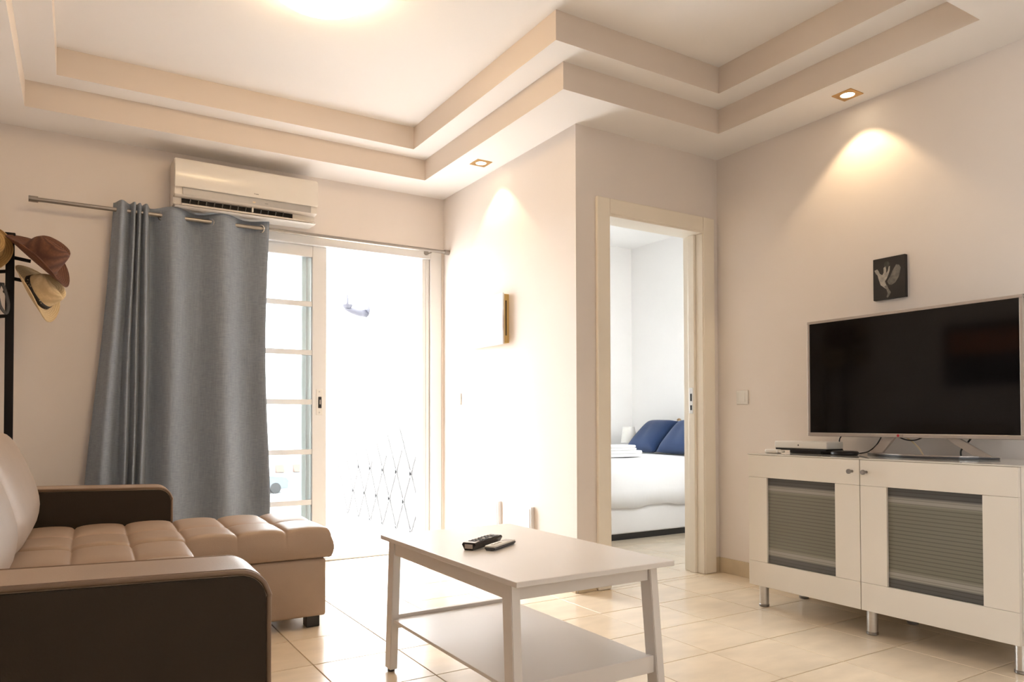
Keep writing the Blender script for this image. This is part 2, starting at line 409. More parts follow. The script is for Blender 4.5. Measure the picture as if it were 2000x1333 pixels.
# walls
def wall_with_hole(name, x0, x1, y0, y1, z1, hx0, hx1, hz0, hz1, m):
    bm = bmesh.new()
    bx(bm, x0, hx0, y0, y1, 0, z1); bx(bm, hx1, x1, y0, y1, 0, z1); bx(bm, hx0, hx1, y0, y1, hz1, z1)
    if hz0 > 0: bx(bm, hx0, hx1, y0, y1, 0, hz0)
    return struct(name, bm, m)
wall_with_hole('wall_back', XL-T, XM, YB, YB+T, 2.95, 0.44, 2.322, 0, 2.135, 'wall')
struct('wall_middle', box(XM, XM+0.10, YD+0.13, 4.84, 0, 2.95), 'wall')
wall_with_hole('wall_door', XM, XR+.12, YD, YD+0.13, 2.95, 2.545, 3.27, 0, 2.05, 'wall')
wall_with_hole('wall_bedroom_front', XR+.12, BXR+T, YD, YD+0.13, 2.95, 3.65, 4.40, .8, 2.2, 'white_wall')
struct('wall_right', box(XR, XR+T, YN, YD, 0, 2.95), 'wall')
struct('wall_left', bx(bx(bx(box(XL-T, XL, YN, -2.7, 0, 2.95), XL-T, XL, -1.2, YB, 0, 2.95), XL-T, XL, -2.7, -1.2, 0, .3), XL-T, XL, -2.7, -1.2, 2.2, 2.95), 'wall')
struct('wall_rear', box(XL-T, XR+T, YN-T, YN, 0, 2.95), 'wall')
# bedroom shell
struct('wall_bedroom_right', box(BXR, BXR+T, YD+0.13, BYB+T, 0, 2.95), 'white_wall')
wall_with_hole('wall_bedroom_back', 2.52, BXR, BYB, BYB+T, 2.95, 2.65, 4.2, 0.2, 2.3, 'white_wall')
struct('ceiling_bedroom', box(XM+0.10, BXR+T, YD+0.13, BYB+T, 2.60, 2.72), 'white_wall')
fill_win = thing('fill_window_1', None, None, kind='structure')  # unseen window, added to bring daylight onto the bedroom walls
def window_parts(root, x0, x1, y, z0, z1):
    bm = bmesh.new(); xm = (x0+x1)/2; f = .055
    for a, b, c, d in ((x0, x0+f, z0, z1), (x1-f, x1, z0, z1), (x0+f, x1-f, z0, z0+f), (x0+f, x1-f, z1-f, z1), (xm-f/2, xm+f/2, z0+f, z1-f)): bx(bm, a, b, y-.03, y+.03, c, d, .004)
    obj('window_frame', bm, 'frame', root)
    for a, b in ((x0+f, xm-f/2), (xm+f/2, x1-f)): obj('window_pane', box(a, b, y-.003, y+.003, z0+f, z1-f), 'glass', root)
window_parts(fill_win, 2.65, 4.2, BYB+.06, .2, 2.3)
fill_win2 = thing('fill_window_2', None, None, kind='structure'); window_parts(fill_win2, -.75, .75, 0, .3, 2.2); fill_win2.location = (XL-.06, -1.95, 0); fill_win2.rotation_euler = (0, 0, math.pi/2)  # added out of view behind the camera as fill light from the left
fill_win3 = thing('fill_window_3', None, None, kind='structure'); window_parts(fill_win3, 3.65, 4.40, YD+.065, .8, 2.2)  # another unseen window, added to light the near side of the bed

# stepped tray ceiling: top slab, upper step, lower step (the tray is L-shaped around the wall corner)
struct('ceiling', box(XL-T, XR+T, YN-T, 4.84, Z2, 2.95), 'ceil')
def tray(name, inner, z0, z1):
    x0, x1, y0, y1 = XL, XR, YN, YB
    bm = bmesh.new()
    XLn, XLf, YNn, YFb, XMi, YDi, XRi = inner
    # left strip (slightly splayed), near strip, back strip, block under the corner, right strip
    prism(bm, [(x0, YNn), (XLn, YNn), (XLf, YFb), (x0, YFb)], 'z', z0, z1)
    bx(bm, x0, x1, y0, YNn, z0, z1)
    bx(bm, x0, XM, YFb, y1, z0, z1)
    bx(bm, XMi, XM, YDi, YFb, z0, z1)
    bx(bm, XM, x1, YDi, YD, z0, z1)
    bx(bm, XRi, x1, YNn, YDi, z0, z1)
    bmesh.ops.remove_doubles(bm, verts=bm.verts[:], dist=1e-5)
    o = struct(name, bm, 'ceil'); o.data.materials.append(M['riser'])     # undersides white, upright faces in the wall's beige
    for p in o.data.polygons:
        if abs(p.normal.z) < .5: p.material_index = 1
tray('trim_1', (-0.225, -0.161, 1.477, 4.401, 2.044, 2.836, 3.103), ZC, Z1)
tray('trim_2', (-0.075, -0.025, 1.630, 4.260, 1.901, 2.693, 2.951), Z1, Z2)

# skirting tiles
def skirting(name, pts):
    root = thing(name, None, None, kind='structure')
    for (x0, x1, y0, y1) in pts: obj('skirting_tile', box(x0, x1, y0, y1, 0, 0.088, 0.002), 'base', root)
segs = []; y = YD-0.002
while y > 0.2:
    segs.append((XR-0.011, XR, max(y-0.341, .2), y)); y -= 0.343
skirting('baseboard_right', segs)
skirting('baseboard_door', [(3.37, XR-0.012, YD-0.011, YD), (XM+.005, 2.464, YD-0.011, YD)])
segs = []; y = YB-0.05
while y > YD:
    segs.append((XM-0.011, XM, max(y-0.341, YD), y)); y -= 0.343
skirting('baseboard_middle', segs)
segs = []; x = XL+0.002
while x < 0.42:
    segs.append((x, min(x+.341, .43), YB-0.011, YB)); x += 0.343
skirting('baseboard_back', segs)

# ------------------------------------------------------------------ sliding terrace door
d1 = thing('door_1', None, None, kind='structure')
fr = obj('door_frame', bx(bx(bx(bx(bx(bmesh.new(), 0.445, 0.56, 4.722, 4.84, 0, 2.134, .004), 2.235, 2.32, 4.716, 4.84, 0, 2.134, .004), .56, 2.235, 4.716, 4.84, 2.062, 2.134, .004),
    0.56, 2.235, 4.73, 4.84, 0.0, 0.012, .003), 2.178, 2.235, 4.735, 4.84, 0.012, 2.062, .004), 'frame', d1)
obj('frame_trim', bx(bx(bmesh.new(), 2.205, 2.215, 4.7305, 4.7365, .02, 2.05, .001), .56, 2.18, 4.710, 4.717, 2.115, 2.13, .001), 'frame', fr)
obj('track', bx(bx(bmesh.new(), .56, 2.178, 4.745, 4.75, .012, .02), .56, 2.178, 4.815, 4.82, .012, .02), 'steel', d1)
pan = obj('sliding_panel', bx(bx(bx(bx(bmesh.new(), 1.402, 1.497, 4.752, 4.79, .02, 2.062, .004), .565, .66, 4.752, 4.79, .02, 2.062, .004), .66, 1.402, 4.752, 4.79, 1.99, 2.062, .004), .66, 1.402, 4.752, 4.79, .02, .085, .004), 'frame', d1)
zz = [.085, .387, .715, 1.040, 1.363, 1.681, 1.99]
for z in zz[1:-1]: obj('muntin', box(.66, 1.402, 4.757, 4.785, z-.017, z+.017, .003), 'frame', pan)
for a, b in zip(zz[:-1], zz[1:]): obj('pane', box(.66, 1.402, 4.769, 4.774, a+(.017 if a > .1 else 0), b-(.017 if b < 1.9 else 0)), 'glass', pan)
obj('lock_plate', box(1.428, 1.470, 4.7495, 4.754, .955, 1.125, .0015), 'whiteplastic', pan)
obj('lock_pull', box(1.441, 1.463, 4.7455, 4.753, 1.00, 1.075, .003), 'black', pan)
obj('lock_latch', box(1.448, 1.456, 4.743, 4.748, 1.025, 1.055, .001), 'silver', pan)
for z in (.972, 1.108): obj('lock_screw', cyl(bmesh.new(), (1.449, 4.748, z), .005, .003, 10, 'y'), 'steel', pan)
fix = obj('fixed_panel', bx(bx(bx(bx(bmesh.new(), 1.345, 1.425, 4.80, 4.832, .02, 2.062, .004), .565, .64, 4.80, 4.832, .02, 2.062, .004), .64, 1.345, 4.80, 4.832, 2.0, 2.062, .003), .64, 1.345, 4.80, 4.832, .02, .075, .003), 'outer_frame', d1)
obj('weather_strip', box(1.372, 1.384, 4.796, 4.801, .02, 2.06), 'frame', fix)
obj('pane', box(.64, 1.345, 4.813, 4.817, .075, 2.0), 'glass', fix)

# ------------------------------------------------------------------ bedroom doorway
d2 = thing('door_2', None, None, kind='structure')
ZD = 2.133
def casing(x0, x1, z0, z1): return bx(bmesh.new(), x0, x1, YD-0.022, YD-0.0005, z0, z1, .005, 2)
for (a, b) in ((2.467, 2.556), (3.270, 3.362)): obj('casing', casing(a, b, 0.001, ZD), 'casing', d2)
obj('casing_head', casing(2.557, 3.269, 2.046, ZD), 'casing', d2)
obj('jamb_head', box(2.556, 3.270, YD-.018, YD+.13, 2.034, 2.050, .002), 'casing', d2)
for (a, b) in ((2.545, 2.556), (3.262, 3.2705)):
    obj('jamb', box(a, b, YD-.018, YD+.14, 0.001, 2.034, .002), 'casing', d2)
for (a, b) in ((2.556, 2.570), (3.243, 3.262)):
    obj('door_stop', box(a, b, YD+.035, YD+.085, .001, 2.034, .003), 'casing', d2)
obj('strike_plate', box(3.2405, 3.2432, YD+.045, YD+.075, .955, 1.11, .001), 'steel', d2)
obj('strike_hole', box(3.2395, 3.2412, YD+.052, YD+.067, 1.03, 1.075, .001), 'black', d2)
obj('strike_hole', box(3.2395, 3.2412, YD+.052, YD+.067, .975, 1.005, .001), 'black', d2)

# ------------------------------------------------------------------ terrace outside
tf = struct('terrace_floor', box(-3.5, 2.52, 4.84, 7.9, -0.14, -0.010), 'terrace_grout')
lay(tf, -1.0, 2.40, 4.845, 7.9, 'terrace_tile', 'terrace', 0.33, 1.36, 4.86, -0.004, .012)
struct('terrace_wall', box(2.40, 2.52, 4.84, 8.6, -0.1, 2.95), 'outdoor')
struct('ground', box(-60, 90, 8.2, 140, -3.4, -3.2), 'asphalt')
# expanding trellis flat on the terrace wall
tr = thing('trellis', 'grey expanding diamond trellis low on the sunlit terrace wall', 'trellis', (2.39, 5.0, 0))
def lath(y0, z0, y1, z1):
    d = Vector((0, y1-y0, z1-z0)); p = Vector((0, -d.z, d.y)).normalized()*.0120; a = Vector((0, y0, z0)); b = a+d; h = Vector((.003, 0, 0))
    return hexa(bmesh.new(), [a-p-h, a+p-h, a+p+h, a-p+h], [b-p-h, b+p-h, b+p+h, b-p+h])
n = 0
for k in range(7):
    y0 = 0.12+k*0.30
    top = 0.86-0.06*k
    dy = top*0.62
    if y0+dy < 2.3: obj('lath', lath(y0, .02, y0+dy, top), 'lattice', tr)
    if y0-dy > -0.1: obj('lath', lath(y0, .02, y0-dy, top), 'lattice', tr)
    else: obj('lath', lath(y0, .02, 0.0, .02+(y0)/.62), 'lattice', tr)
# wall bracket
wb = thing('lamp_bracket', 'grey curved bracket with small upright stem on the bright terrace wall', 'bracket', (2.40, 6.40, 1.93))
obj('wall_plate', lathe(bmesh.new(), [(0, -.022), (.035, -.022), (.05, -.010), (.05, 0), (0, 0)], (0, 0, 0.0), 20, 'x'), 'greymetal', wb, angle=40)
obj('arm', tube(bmesh.new(), [(-.012, 0, -.03), (-.09, 0, -.028), (-.16, 0, -.012), (-.215, 0, .005)], [.038, .034, .026, .016], 12), 'greymetal', wb, smooth=True)
obj('cup', lathe(bmesh.new(), [(0, .0), (.030, .0), (.046, .018), (.048, .034), (.0, .034)], (-.195, 0, .004), 18), 'greymetal', wb, angle=40)
obj('stem', lathe(bmesh.new(), [(0, 0), (.013, 0), (.013, .055), (.007, .065), (.007, .09), (0, .09)], (-.195, 0, .038), 12), 'greymetal', wb, angle=40)
# far street
hs = thing('house', 'white house with faded orange awnings across the street, seen through the panes', 'building', (15, 60, -3.2))
obj('facade', box(-14, 9, 0, 6, 0, 9), 'outdoor', hs)
for i, px in enumerate((-3.2, -1.9, 0.05, 1.45)):
    obj('awning', prism(bmesh.new(), [(-.55, .05), (0, .0), (0, .62), (-.1, .62)], 'x', px-.32, px+.32), 'orange', hs)
for px in (-9.5, -6.5, 3.5, 6.0):
    w_ = obj('window', box(px-.5, px+.5, -.05, .05, 2.5, 4.0), 'frame', hs)
    obj('pane', box(px-.42, px+.42, -.07, -.04, 2.58, 3.92), 'darkgrey', w_)
car = thing('car', 'silver blue car parked in front of the far house', 'car', (9.2, 43.5, -3.2))
obj('body', prism(bmesh.new(), [(-2.0, .25), (2.0, .25), (2.05, .7), (1.9, .9), (.9, 1.0), (-1.1, 1.0), (-2.0, .85)], 'y', -.85, .85, .06), 'carpaint', car, angle=40)
obj('cabin', prism(bmesh.new(), [(-1.5, .98), (1.0, .98), (.45, 1.42), (-1.1, 1.45)], 'y', -.72, .72, .05), 'carpaint', car, angle=40)
for wx in (-1.3, 1.3):
    for wy in (-.86, .68): obj('wheel', cyl(bmesh.new(), (wx, wy, .32), .32, .18, 20, 'y', .03), 'black', car, angle=40)

# ------------------------------------------------------------------ sofa
sofa = thing('sofa', 'taupe leather chaise sofa with tufted seat along the left wall', 'sofa', (0.392, 1.62, 0), math.radians(-2.0))
AT = 0.21                          # arm thickness
def arm_profile(xf, xb, h, r=0.075, drop=0.0, n=8):
    pts = [(xb, 0.055), (xf, 0.055)]
    for k in range(n+1):
        a = math.pi/2*k/n; pts.append((xf-r+r*math.cos(a), h-r+r*math.sin(a)))
    pts.append((xb, h+0.018))
    return pts
def arm(y0, y1):
    pf = arm_profile(0.0, -0.78, 0.60, .064)
    a = obj('armrest', prism(bmesh.new(), pf, 'y', y0, y1, .018, 3), 'leather', sofa, angle=50)
    inset = arm_profile(-.012, -0.77, 0.588, .055)
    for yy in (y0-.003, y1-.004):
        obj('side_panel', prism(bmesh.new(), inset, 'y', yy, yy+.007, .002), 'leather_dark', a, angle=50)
    for yy in (y0+.004, y1-.004):
        path = [(p[0]+(0.004 if i < 3 else 0.003), yy, p[1]+(0.003 if i > 3 else 0)) for i, p in enumerate(pf[1:])]
        path = [(x-.010 if i <= 1 else x-.007, y, z-.008 if i > 1 else z) for i, (x, y, z) in enumerate(path)]
        obj('piping', tube(bmesh.new(), path, .0055, 8), 'piping', a, smooth=True)
    return a
arm(0, AT); arm(2.262, 2.472)
obj('base_frame', box(-.70, -.045, AT+.002, 2.258, .06, .298, .012), 'leather', sofa, angle=40)
obj('backrest', prism(bmesh.new(), [(-.80, .06), (-.70, .06), (-.64, .70), (-.67, .74), (-.76, .74), (-.80, .70)], 'y', 0.0, 2.472, .015), 'leather', sofa, angle=40)
obj('chaise_base', box(-.042, .569, 1.629, 2.256, .05, .305, .014, 3), 'leather', sofa, angle=40)

def tufted(x0, x1, y0, y1, z0, ztop, xl, yl, rr=0.03, n_edge=4):
    """rounded cushion whose top is divided into puffs by sewn lines"""
    def axis(a, b, lines, step=0.0165):
        n = max(2, int(round((b-a)/step))); v = {round(a+(b-a)*i/n, 5) for i in range(n+1)}
        for q in lines:
            v = {t for t in v if abs(t-q) > .013 or t in (round(a, 5), round(b, 5))} | {round(q+d, 5) for d in (-.009, -.0035, 0, .0035, .009) if a < q+d < b}
        for d in (.003, .008, .014): v |= {round(a+d, 5), round(b-d, 5)}
        return sorted(v)
    xs, ys = axis(x0, x1, xl), axis(y0, y1, yl)
    bm = bmesh.new(); g = []
    def top(x, y):
        dx = min(abs(x-q) for q in xl) if xl else 1; dy = min(abs(y-q) for q in yl) if yl else 1
        puff = (1-math.exp(-dx/.028))*(1-math.exp(-dy/.028))
        line = math.exp(-(dx/.005)**2)+math.exp(-(dy/.005)**2)
        corner = math.exp(-math.hypot(dx, dy)/.025)
        z = ztop-.014+.015*puff-.0055*line-.009*corner
        e = min(x-x0, x1-x, y-y0, y1-y)
        if e < rr: z -= rr-math.sqrt(max(0, rr*rr-(rr-e)**2))
        return z
    for x in xs: g.append([bm.verts.new((x, y, top(x, y))) for y in ys])
    nx, ny = len(xs), len(ys)
    for i in range(nx-1):
        for j in range(ny-1): bm.faces.new((g[i][j], g[i+1][j], g[i+1][j+1], g[i][j+1]))
    loop = [g[i][0] for i in range(nx)]+[g[nx-1][j] for j in range(1, ny)]+[g[i][ny-1] for i in range(nx-2, -1, -1)]+[g[0][j] for j in range(ny-2, 0, -1)]
    cx, cy = (x0+x1)/2, (y0+y1)/2
    prev = loop
    zt = [v.co.z for v in loop]
    for f_, bul in ((.25, .007), (.5, .010), (.75, .006), (.93, .0), (1.0, -.012)):
        ring = []
        for v, z in zip(loop, zt):
            sx = bul if abs(v.co.x-x1) < 1e-5 else (-bul if abs(v.co.x-x0) < 1e-5 else 0)
            sy = bul if abs(v.co.y-y1) < 1e-5 else (-bul if abs(v.co.y-y0) < 1e-5 else 0)
            ring.append(bm.verts.new((v.co.x+sx, v.co.y+sy, z+(z0-z)*f_)))
        N = len(loop)
        for k in range(N): bm.faces.new((prev[k], ring[k], ring[(k+1) % N], prev[(k+1) % N]))
        prev = ring
    bm.faces.new(prev[::-1])
    bmesh.ops.recalc_face_normals(bm, faces=bm.faces[:])
    return bm
grid = lambda a, d, n: [a+d*k for k in range(n)]
obj('chaise_cushion', tufted(-.66, .592, 1.627, 2.258, .306, .447, grid(-.608, .2, 7), [1.942]), 'leather', sofa, smooth=True)
obj('seat_cushion', tufted(-.66, -.004, .922, 1.617, .300, .440, grid(-.404, .2, 3), [1.270]), 'leather', sofa, smooth=True)
obj('seat_cushion', tufted(-.66, -.004, AT+.004, .918, .300, .440, grid(-.404, .2, 3), [.564]), 'leather', sofa, smooth=True)

def back_cushion(y0, y1):
    # side profile (x,z) leaning on the backrest, rounded; puffed across its width
    prof = [(px_-.086, pz_) for px_, pz_ in [(-.475, .445), (-.452, .50), (-.440, .565), (-.452, .63), (-.478, .70), (-.508, .77), (-.545, .835), (-.585, .872), (-.622, .878), (-.65, .845),
            (-.655, .77), (-.645, .68), (-.628, .58), (-.606, .50), (-.575, .447)]]
    bm = bmesh.new(); n = 22; rings = []
    cx = sum(p[0] for p in prof)/len(prof); cz = sum(p[1] for p in prof)/len(prof)
    for i in range(n+1):
        t = -1+2*i/n; s = (1-abs(t)**6)**.30 if abs(t) < 1 else 0.0
        s = max(s, .40); y = y0+(y1-y0)*(t+1)/2
        k = .86+.14*s
        rings.append([bm.verts.new((cx+(p[0]-cx)*s, y, max(.446, cz+(p[1]-cz)*k))) for p in prof])
    m_ = len(prof)
    for a, b in zip(rings[:-1], rings[1:]):
        for k in range(m_): bm.faces.new((a[k], a[(k+1) % m_], b[(k+1) % m_], b[k]))
    bm.faces.new(rings[0]); bm.faces.new(rings[-1])
    bmesh.ops.recalc_face_normals(bm, faces=bm.faces[:])
    o = obj('back_cushion', bm, 'leather_lit', sofa, smooth=True)
    md = o.modifiers.new('soft', 'SUBSURF'); md.levels = 1; md.render_levels = 1
for a, b in ((AT+.01, 1.212), (1.222, 2.256)): back_cushion(a, b)
for fx, fy in ((.516, 1.68), (.516, 2.205), (-.08, 1.45), (-.10, .06), (-.68, .1), (-.68, 2.38), (-.08, 2.38)):
    obj('foot', box(fx-.03, fx+.03, fy-.03, fy+.03, 0, .056, .004), 'black', sofa)

# ------------------------------------------------------------------ coffee table
tb = thing('coffee_table', 'white rectangular coffee table with lower shelf and splayed legs', 'table', (0, 0, 0))
K = .985
def tq(x0, x1, y0, y1, z0, z1, bev=.0015): return box(x0*K, x1*K, y0*K, y1*K, .914-(.914-z0)*K, .914-(.914-z1)*K, bev)
TTOP = .914-(.914-.485)*K
obj('tabletop', tq(1.034, 1.605, 1.655, 2.623, .4690, .485, .002), 'table', tb)
ZT = .914-(.914-.4688)*K
def leg(xt, xb, yt, yb):
    bm = hexa(bmesh.new(), [(xb, yb, .010), (xb+.029, yb, .010), (xb+.029, yb+.048, .010), (xb, yb+.048, .010)], [(xt, yt, ZT), (xt+.029, yt, ZT), (xt+.029, yt+.049, ZT), (xt, yt+.049, ZT)], .002)
    l = obj('leg', bm, 'table', tb)
    obj('glide', cyl(bmesh.new(), (xb+.0145, yb+.024, 0), .013, .011, 14), 'darkgrey', l)
for xt, xb in ((1.034, 1.026), (1.529, 1.537)):
    leg(xt, xb, 1.683, 1.647); leg(xt, xb, 2.491, 2.509)
for x0, x1 in ((1.054, 1.075), (1.556, 1.577)): obj('apron', tq(x0, x1, 1.760, 2.528, .420, .4688), 'table', tb)
for y0, y1 in ((1.716, 1.737), (2.551, 2.572)): obj('apron', tq(1.080, 1.551, y0, y1, .420, .4688), 'table', tb)
for y0, y1 in ((1.694, 1.717), (2.556, 2.579)): obj('shelf_rail', tq(1.079, 1.554, y0, y1, .143, .194), 'table', tb)
obj('shelf', tq(1.054, 1.575, 1.7185, 2.555, .170, .1815), 'table', tb)

# ------------------------------------------------------------------ remotes
rm = thing('remote_control', 'black remote control with rows of buttons on the coffee table', 'remote control', (1.222, 2.170, TTOP+.0002), math.radians(33))
def rounded_bar(L, w, h, r):
    return prism(bmesh.new(), [(-w/2+.2*w, 0), (w/2-.2*w, 0), (w/2, h*.75), (w/2-.004, h), (-w/2+.004, h), (-w/2, h*.75)], 'x', -L/2, L/2, .003)
obj('body', rounded_bar(.205, .050, .024, .01), 'black', rm, angle=40)
obj('end_cap', box(-.1045, -.1025, -.017, .012, .006, .020, .0005), 'silver', rm)
obj('face_strip', box(-.097, -.075, -.021, .021, .0238, .0252, .0006), 'silver', rm)
for i in range(7):
    for j in range(3): obj('button', box(-.062+i*.022-.006, -.062+i*.022+.006, -.0145+j*.0145-.0045, -.0145+j*.0145+.0045, .0238, .0262, .001), 'silver' if (i+j) % 4 == 0 else 'darkgrey', rm)
r2 = thing('remote_control', 'slim silver white remote control lying in front of the black one', 'remote control', (1.258, 2.113, TTOP+.0002), math.radians(33))
obj('body', rounded_bar(.165, .040, .010, .006), 'darkgrey', r2, angle=40)
obj('cover', box(-.080, .080, -.018, .018, .0098, .0165, .003), 'whiteplastic', r2, angle=40)
obj('display', box(.03, .066, -.013, .013, .0164, .0172, .0003), 'silver', r2)
for i in range(3): obj('button', box(-.055+i*.024-.006, -.055+i*.024+.006, -.006, .006, .0163, .0178, .001), 'silver', r2)

# ------------------------------------------------------------------ TV cabinet
cb = thing('tv_cabinet', 'white low cabinet with two striped glass doors on steel legs by right wall', 'cabinet', (0, 0, 0))
CX0, CX1, CY0, CY1, CZ0, CZ1 = 2.883, 3.290, 1.267, 2.462, .113, .746
bm = bmesh.new(); tk = .018
bx(bm, CX0+.021, CX1, CY0, CY0+tk, CZ0, CZ1, .001); bx(bm, CX0+.021, CX1, CY1-tk, CY1, CZ0, CZ1, .001)
bx(bm, CX0+.021, CX1, CY0+tk, CY1-tk, CZ0, CZ0+tk, .001); bx(bm, CX0+.021, CX1, CY0+tk, CY1-tk, CZ1-tk, CZ1, .001)
bx(bm, CX1-.006, CX1, CY0+tk, CY1-tk, CZ0+tk, CZ1-tk); bx(bm, CX0+.03, CX1-.006, 1.862, 1.880, CZ0+tk, CZ1-tk)
obj('carcass', bm, 'cabinet', cb)
obj('glass_top', box(CX0-.002, CX1+.004, CY0-.002, CY1+.002, CZ1+.0005, .7515, .001), 'cabtop', cb)
def cab_door(y0, y1, gy0, gy1):
    g0, g1 = .231, .637
    d = obj('door', box(CX0+.0155, CX0+.0195, y0+.001, y1-.001, CZ0+.002, CZ1-.002), 'cabinet', cb)
    for a, b in ((CZ0+.001, g0-.0008), (g1+.0008, CZ1-.001)): obj('door_rail', box(CX0, CX0+.0155, y0, y1, a, b, .0012), 'cabinet', d)
    for a, b in ((y0, gy0), (gy1, y1)): obj('door_stile', box(CX0, CX0+.0155, a, b, g0, g1, .0012), 'cabinet', d)
    recentre(obj('glass_panel', box(CX0+.010, CX0+.015, gy0+.0005, gy1-.0005, g0, g1), 'striped', d))
    return d
dl = cab_door(1.873, 2.460, 1.989, 2.351); dr = cab_door(1.269, 1.8695, 1.388, 1.754)
knob_prof = [(0, 0), (.006, 0), (.0055, .014), (.0065, .018), (.0105, .022), (.0105, .028), (.008, .031), (0, .031)]
for d, ky in ((dl, 1.906), (dr, 1.841)):
    obj('knob', lathe(bmesh.new(), [(r, -h) for r, h in knob_prof], (CX0, ky, .695), 16, 'x'), 'greysteel', d, angle=40)
for lx in (2.957, 3.262):
    for ly in (2.432, 1.868, 1.297):
        l = obj('leg', cyl(bmesh.new(), (lx, ly, .012), .022, .102, 20), 'steel', cb, angle=40)
        obj('leg_foot', cyl(bmesh.new(), (lx, ly, 0), .024, .0125, 20, 'z', .002), 'greysteel', l, angle=40)

# ------------------------------------------------------------------ television
tv = thing('television', 'large flat silver rimmed television with black screen on white cabinet', 'television', (0, 0, 0))
TX, TY0, TY1, TZ0, TZ1 = 3.120, 1.349, 2.296, .8365, 1.394
bm = bmesh.new(); w = .0125
bx(bm, TX, TX+.030, TY0, TY1, TZ1-w, TZ1, .002); bx(bm, TX, TX+.030, TY0, TY1, TZ0, TZ0+.017, .002)
bx(bm, TX, TX+.030, TY0, TY0+w, TZ0+.017, TZ1-w, .002); bx(bm, TX, TX+.030, TY1-w, TY1, TZ0+.017, TZ1-w, .002)
obj('bezel', bm, 'silver', tv)
obj('screen', box(TX+.004, TX+.012, TY0+w, TY1-w, TZ0+.017, TZ1-w), 'screen', tv)
obj('back_shell', bx(bx(bmesh.new(), TX+.012, TX+.036, TY0-.001, TY1+.001, TZ0-.001, TZ1+.0015, .003), TX+.036, TX+.062, TY0+.18, TY1-.18, TZ0+.05, TZ0+.36, .02), 'black', tv)
lg = obj('logo_disc', cyl(bmesh.new(), (TX-.0012, 1.842, .8448), .0058, .002, 20, 'x'), 'red', tv)
def text_mesh(name, body, size, m, parent, loc, rot, depth=.0004):
    cu = bpy.data.curves.new(name, 'FONT'); cu.body = body; cu.size = size; cu.extrude = depth; cu.align_x = 'CENTER'; cu.align_y = 'CENTER'; cu.resolution_u = 3
    tmp = bpy.data.objects.new(name, cu); COL.objects.link(tmp)
    me = bpy.data.meshes.new_from_object(tmp.evaluated_get(bpy.context.evaluated_depsgraph_get()))
    bpy.data.objects.remove(tmp, do_unlink=True)
    o = bpy.data.objects.new(name, me); COL.objects.link(o); me.materials.clear(); me.materials.append(M[m]); o.location = loc; o.rotation_euler = rot; o.parent = parent
    return o
RX = (math.pi/2, 0, -math.pi/2)
text_mesh('logo_lettering', 'LG', .012, 'wordmark', tv, (TX-.0005, 1.825, .8448), RX)
# stand: bowed base and two folded struts
bm = bmesh.new(); outer = []; inner = []
n = 20
for i in range(n+1):
    t = -1+2*i/n; yy = 1.765-.285*t
    outer.append((3.085+.135*abs(t)**2.2, yy)); inner.append((3.118+.115*abs(t)**2.6, 1.765-.262*t))
prism(bm, outer+inner[::-1], 'z', .752, .760, .0015)
obj('stand_base', bm, 'darkgrey', tv)
rim_out = [(x+.004, y) for x, y in outer]
obj('base_rim', prism(bmesh.new(), rim_out+[(x-.002, y) for x, y in inner[::-1]], 'z', .7602, .7645, .001), 'silver', tv)
def strut(y0, z0, y1, z1, x0, x1, wd):
    return hexa(bmesh.new(), [(x0, y0-wd, z0), (x0+.016, y0-wd, z0), (x0+.016, y0+wd, z0), (x0, y0+wd, z0)], [(x1, y1-wd*.8, z1), (x1+.016, y1-wd*.8, z1), (x1+.016, y1+wd*.8, z1), (x1, y1+wd*.8, z1)], .002)
obj('stand_strut', strut(1.965, .765, 1.885, .842, 3.15, 3.135, .030), 'silver', tv)
obj('stand_strut', strut(1.515, .765, 1.63, .842, 3.155, 3.135, .034), 'silver', tv)

# ------------------------------------------------------------------ boxes and cables beside the television
rb = thing('router_box', 'flat white box with black underside at the far end of the cabinet', 'router', (3.12, 2.30, .7517), 0)
obj('body', box(-.055, .075, -.145, .150, .024, .058, .006, 3), 'whiteplastic', rb, angle=40)
obj('underside', box(-.052, .072, -.140, .146, .014, .025, .003), 'black', rb)
obj('foot_block', box(-.035, .060, -.10, .075, 0, .015, .002), 'black', rb)
obj('light', cyl(bmesh.new(), (-.0555, .01, .040), .004, .002, 10, 'x'), 'darkgrey', rb)
ad = thing('power_adapter', 'small white adapter lying on the left cabinet corner', 'adapter', (3.00, 2.405, .7517), 0)
obj('body', box(-.022, .022, -.035, .035, 0, .019, .006, 3), 'whiteplastic', ad, angle=40)
obj('plug_neck', box(-.012, .012, -.060, -.034, .003, .014, .003), 'whiteplastic', ad)
pk = thing('media_puck', 'flat black puck between white box and television stand', 'media player', (3.10, 2.085, .7517))
obj('body', lathe(bmesh.new(), [(0, 0), (.052, 0), (.060, .005), (.060, .013), (.054, .018), (0, .018)], (0, 0, 0), 28), 'black', pk, angle=40)
obj('top_disc', cyl(bmesh.new(), (0, 0, .0178), .040, .0015, 24), 'darkgrey', pk)
def bez(pts, n=8):
    out = []; P = [Vector(p) for p in pts]; P = [P[0]]+P+[P[-1]]
    for i in range(1, len(P)-2):
        for k in range(n):
            t = k/n; a, b, c, d = P[i-1], P[i], P[i+1], P[i+2]
            out.append(.5*((2*b)+(-a+c)*t+(2*a-5*b+4*c-d)*t*t+(-a+3*b-3*c+d)*t**3))
    return out+[P[-2]]
def cable(label, pts, r, m):
    tag(obj('cable', tube(bmesh.new(), bez(pts), r, 8), m, smooth=True), label, 'cable')
ct = .7517
cable('black cable looping up behind the television left corner', [(3.19, 2.145, ct+.004), (3.19, 2.17, .79), (3.185, 2.165, .83), (3.185, 2.12, .86)], .0032, 'black')
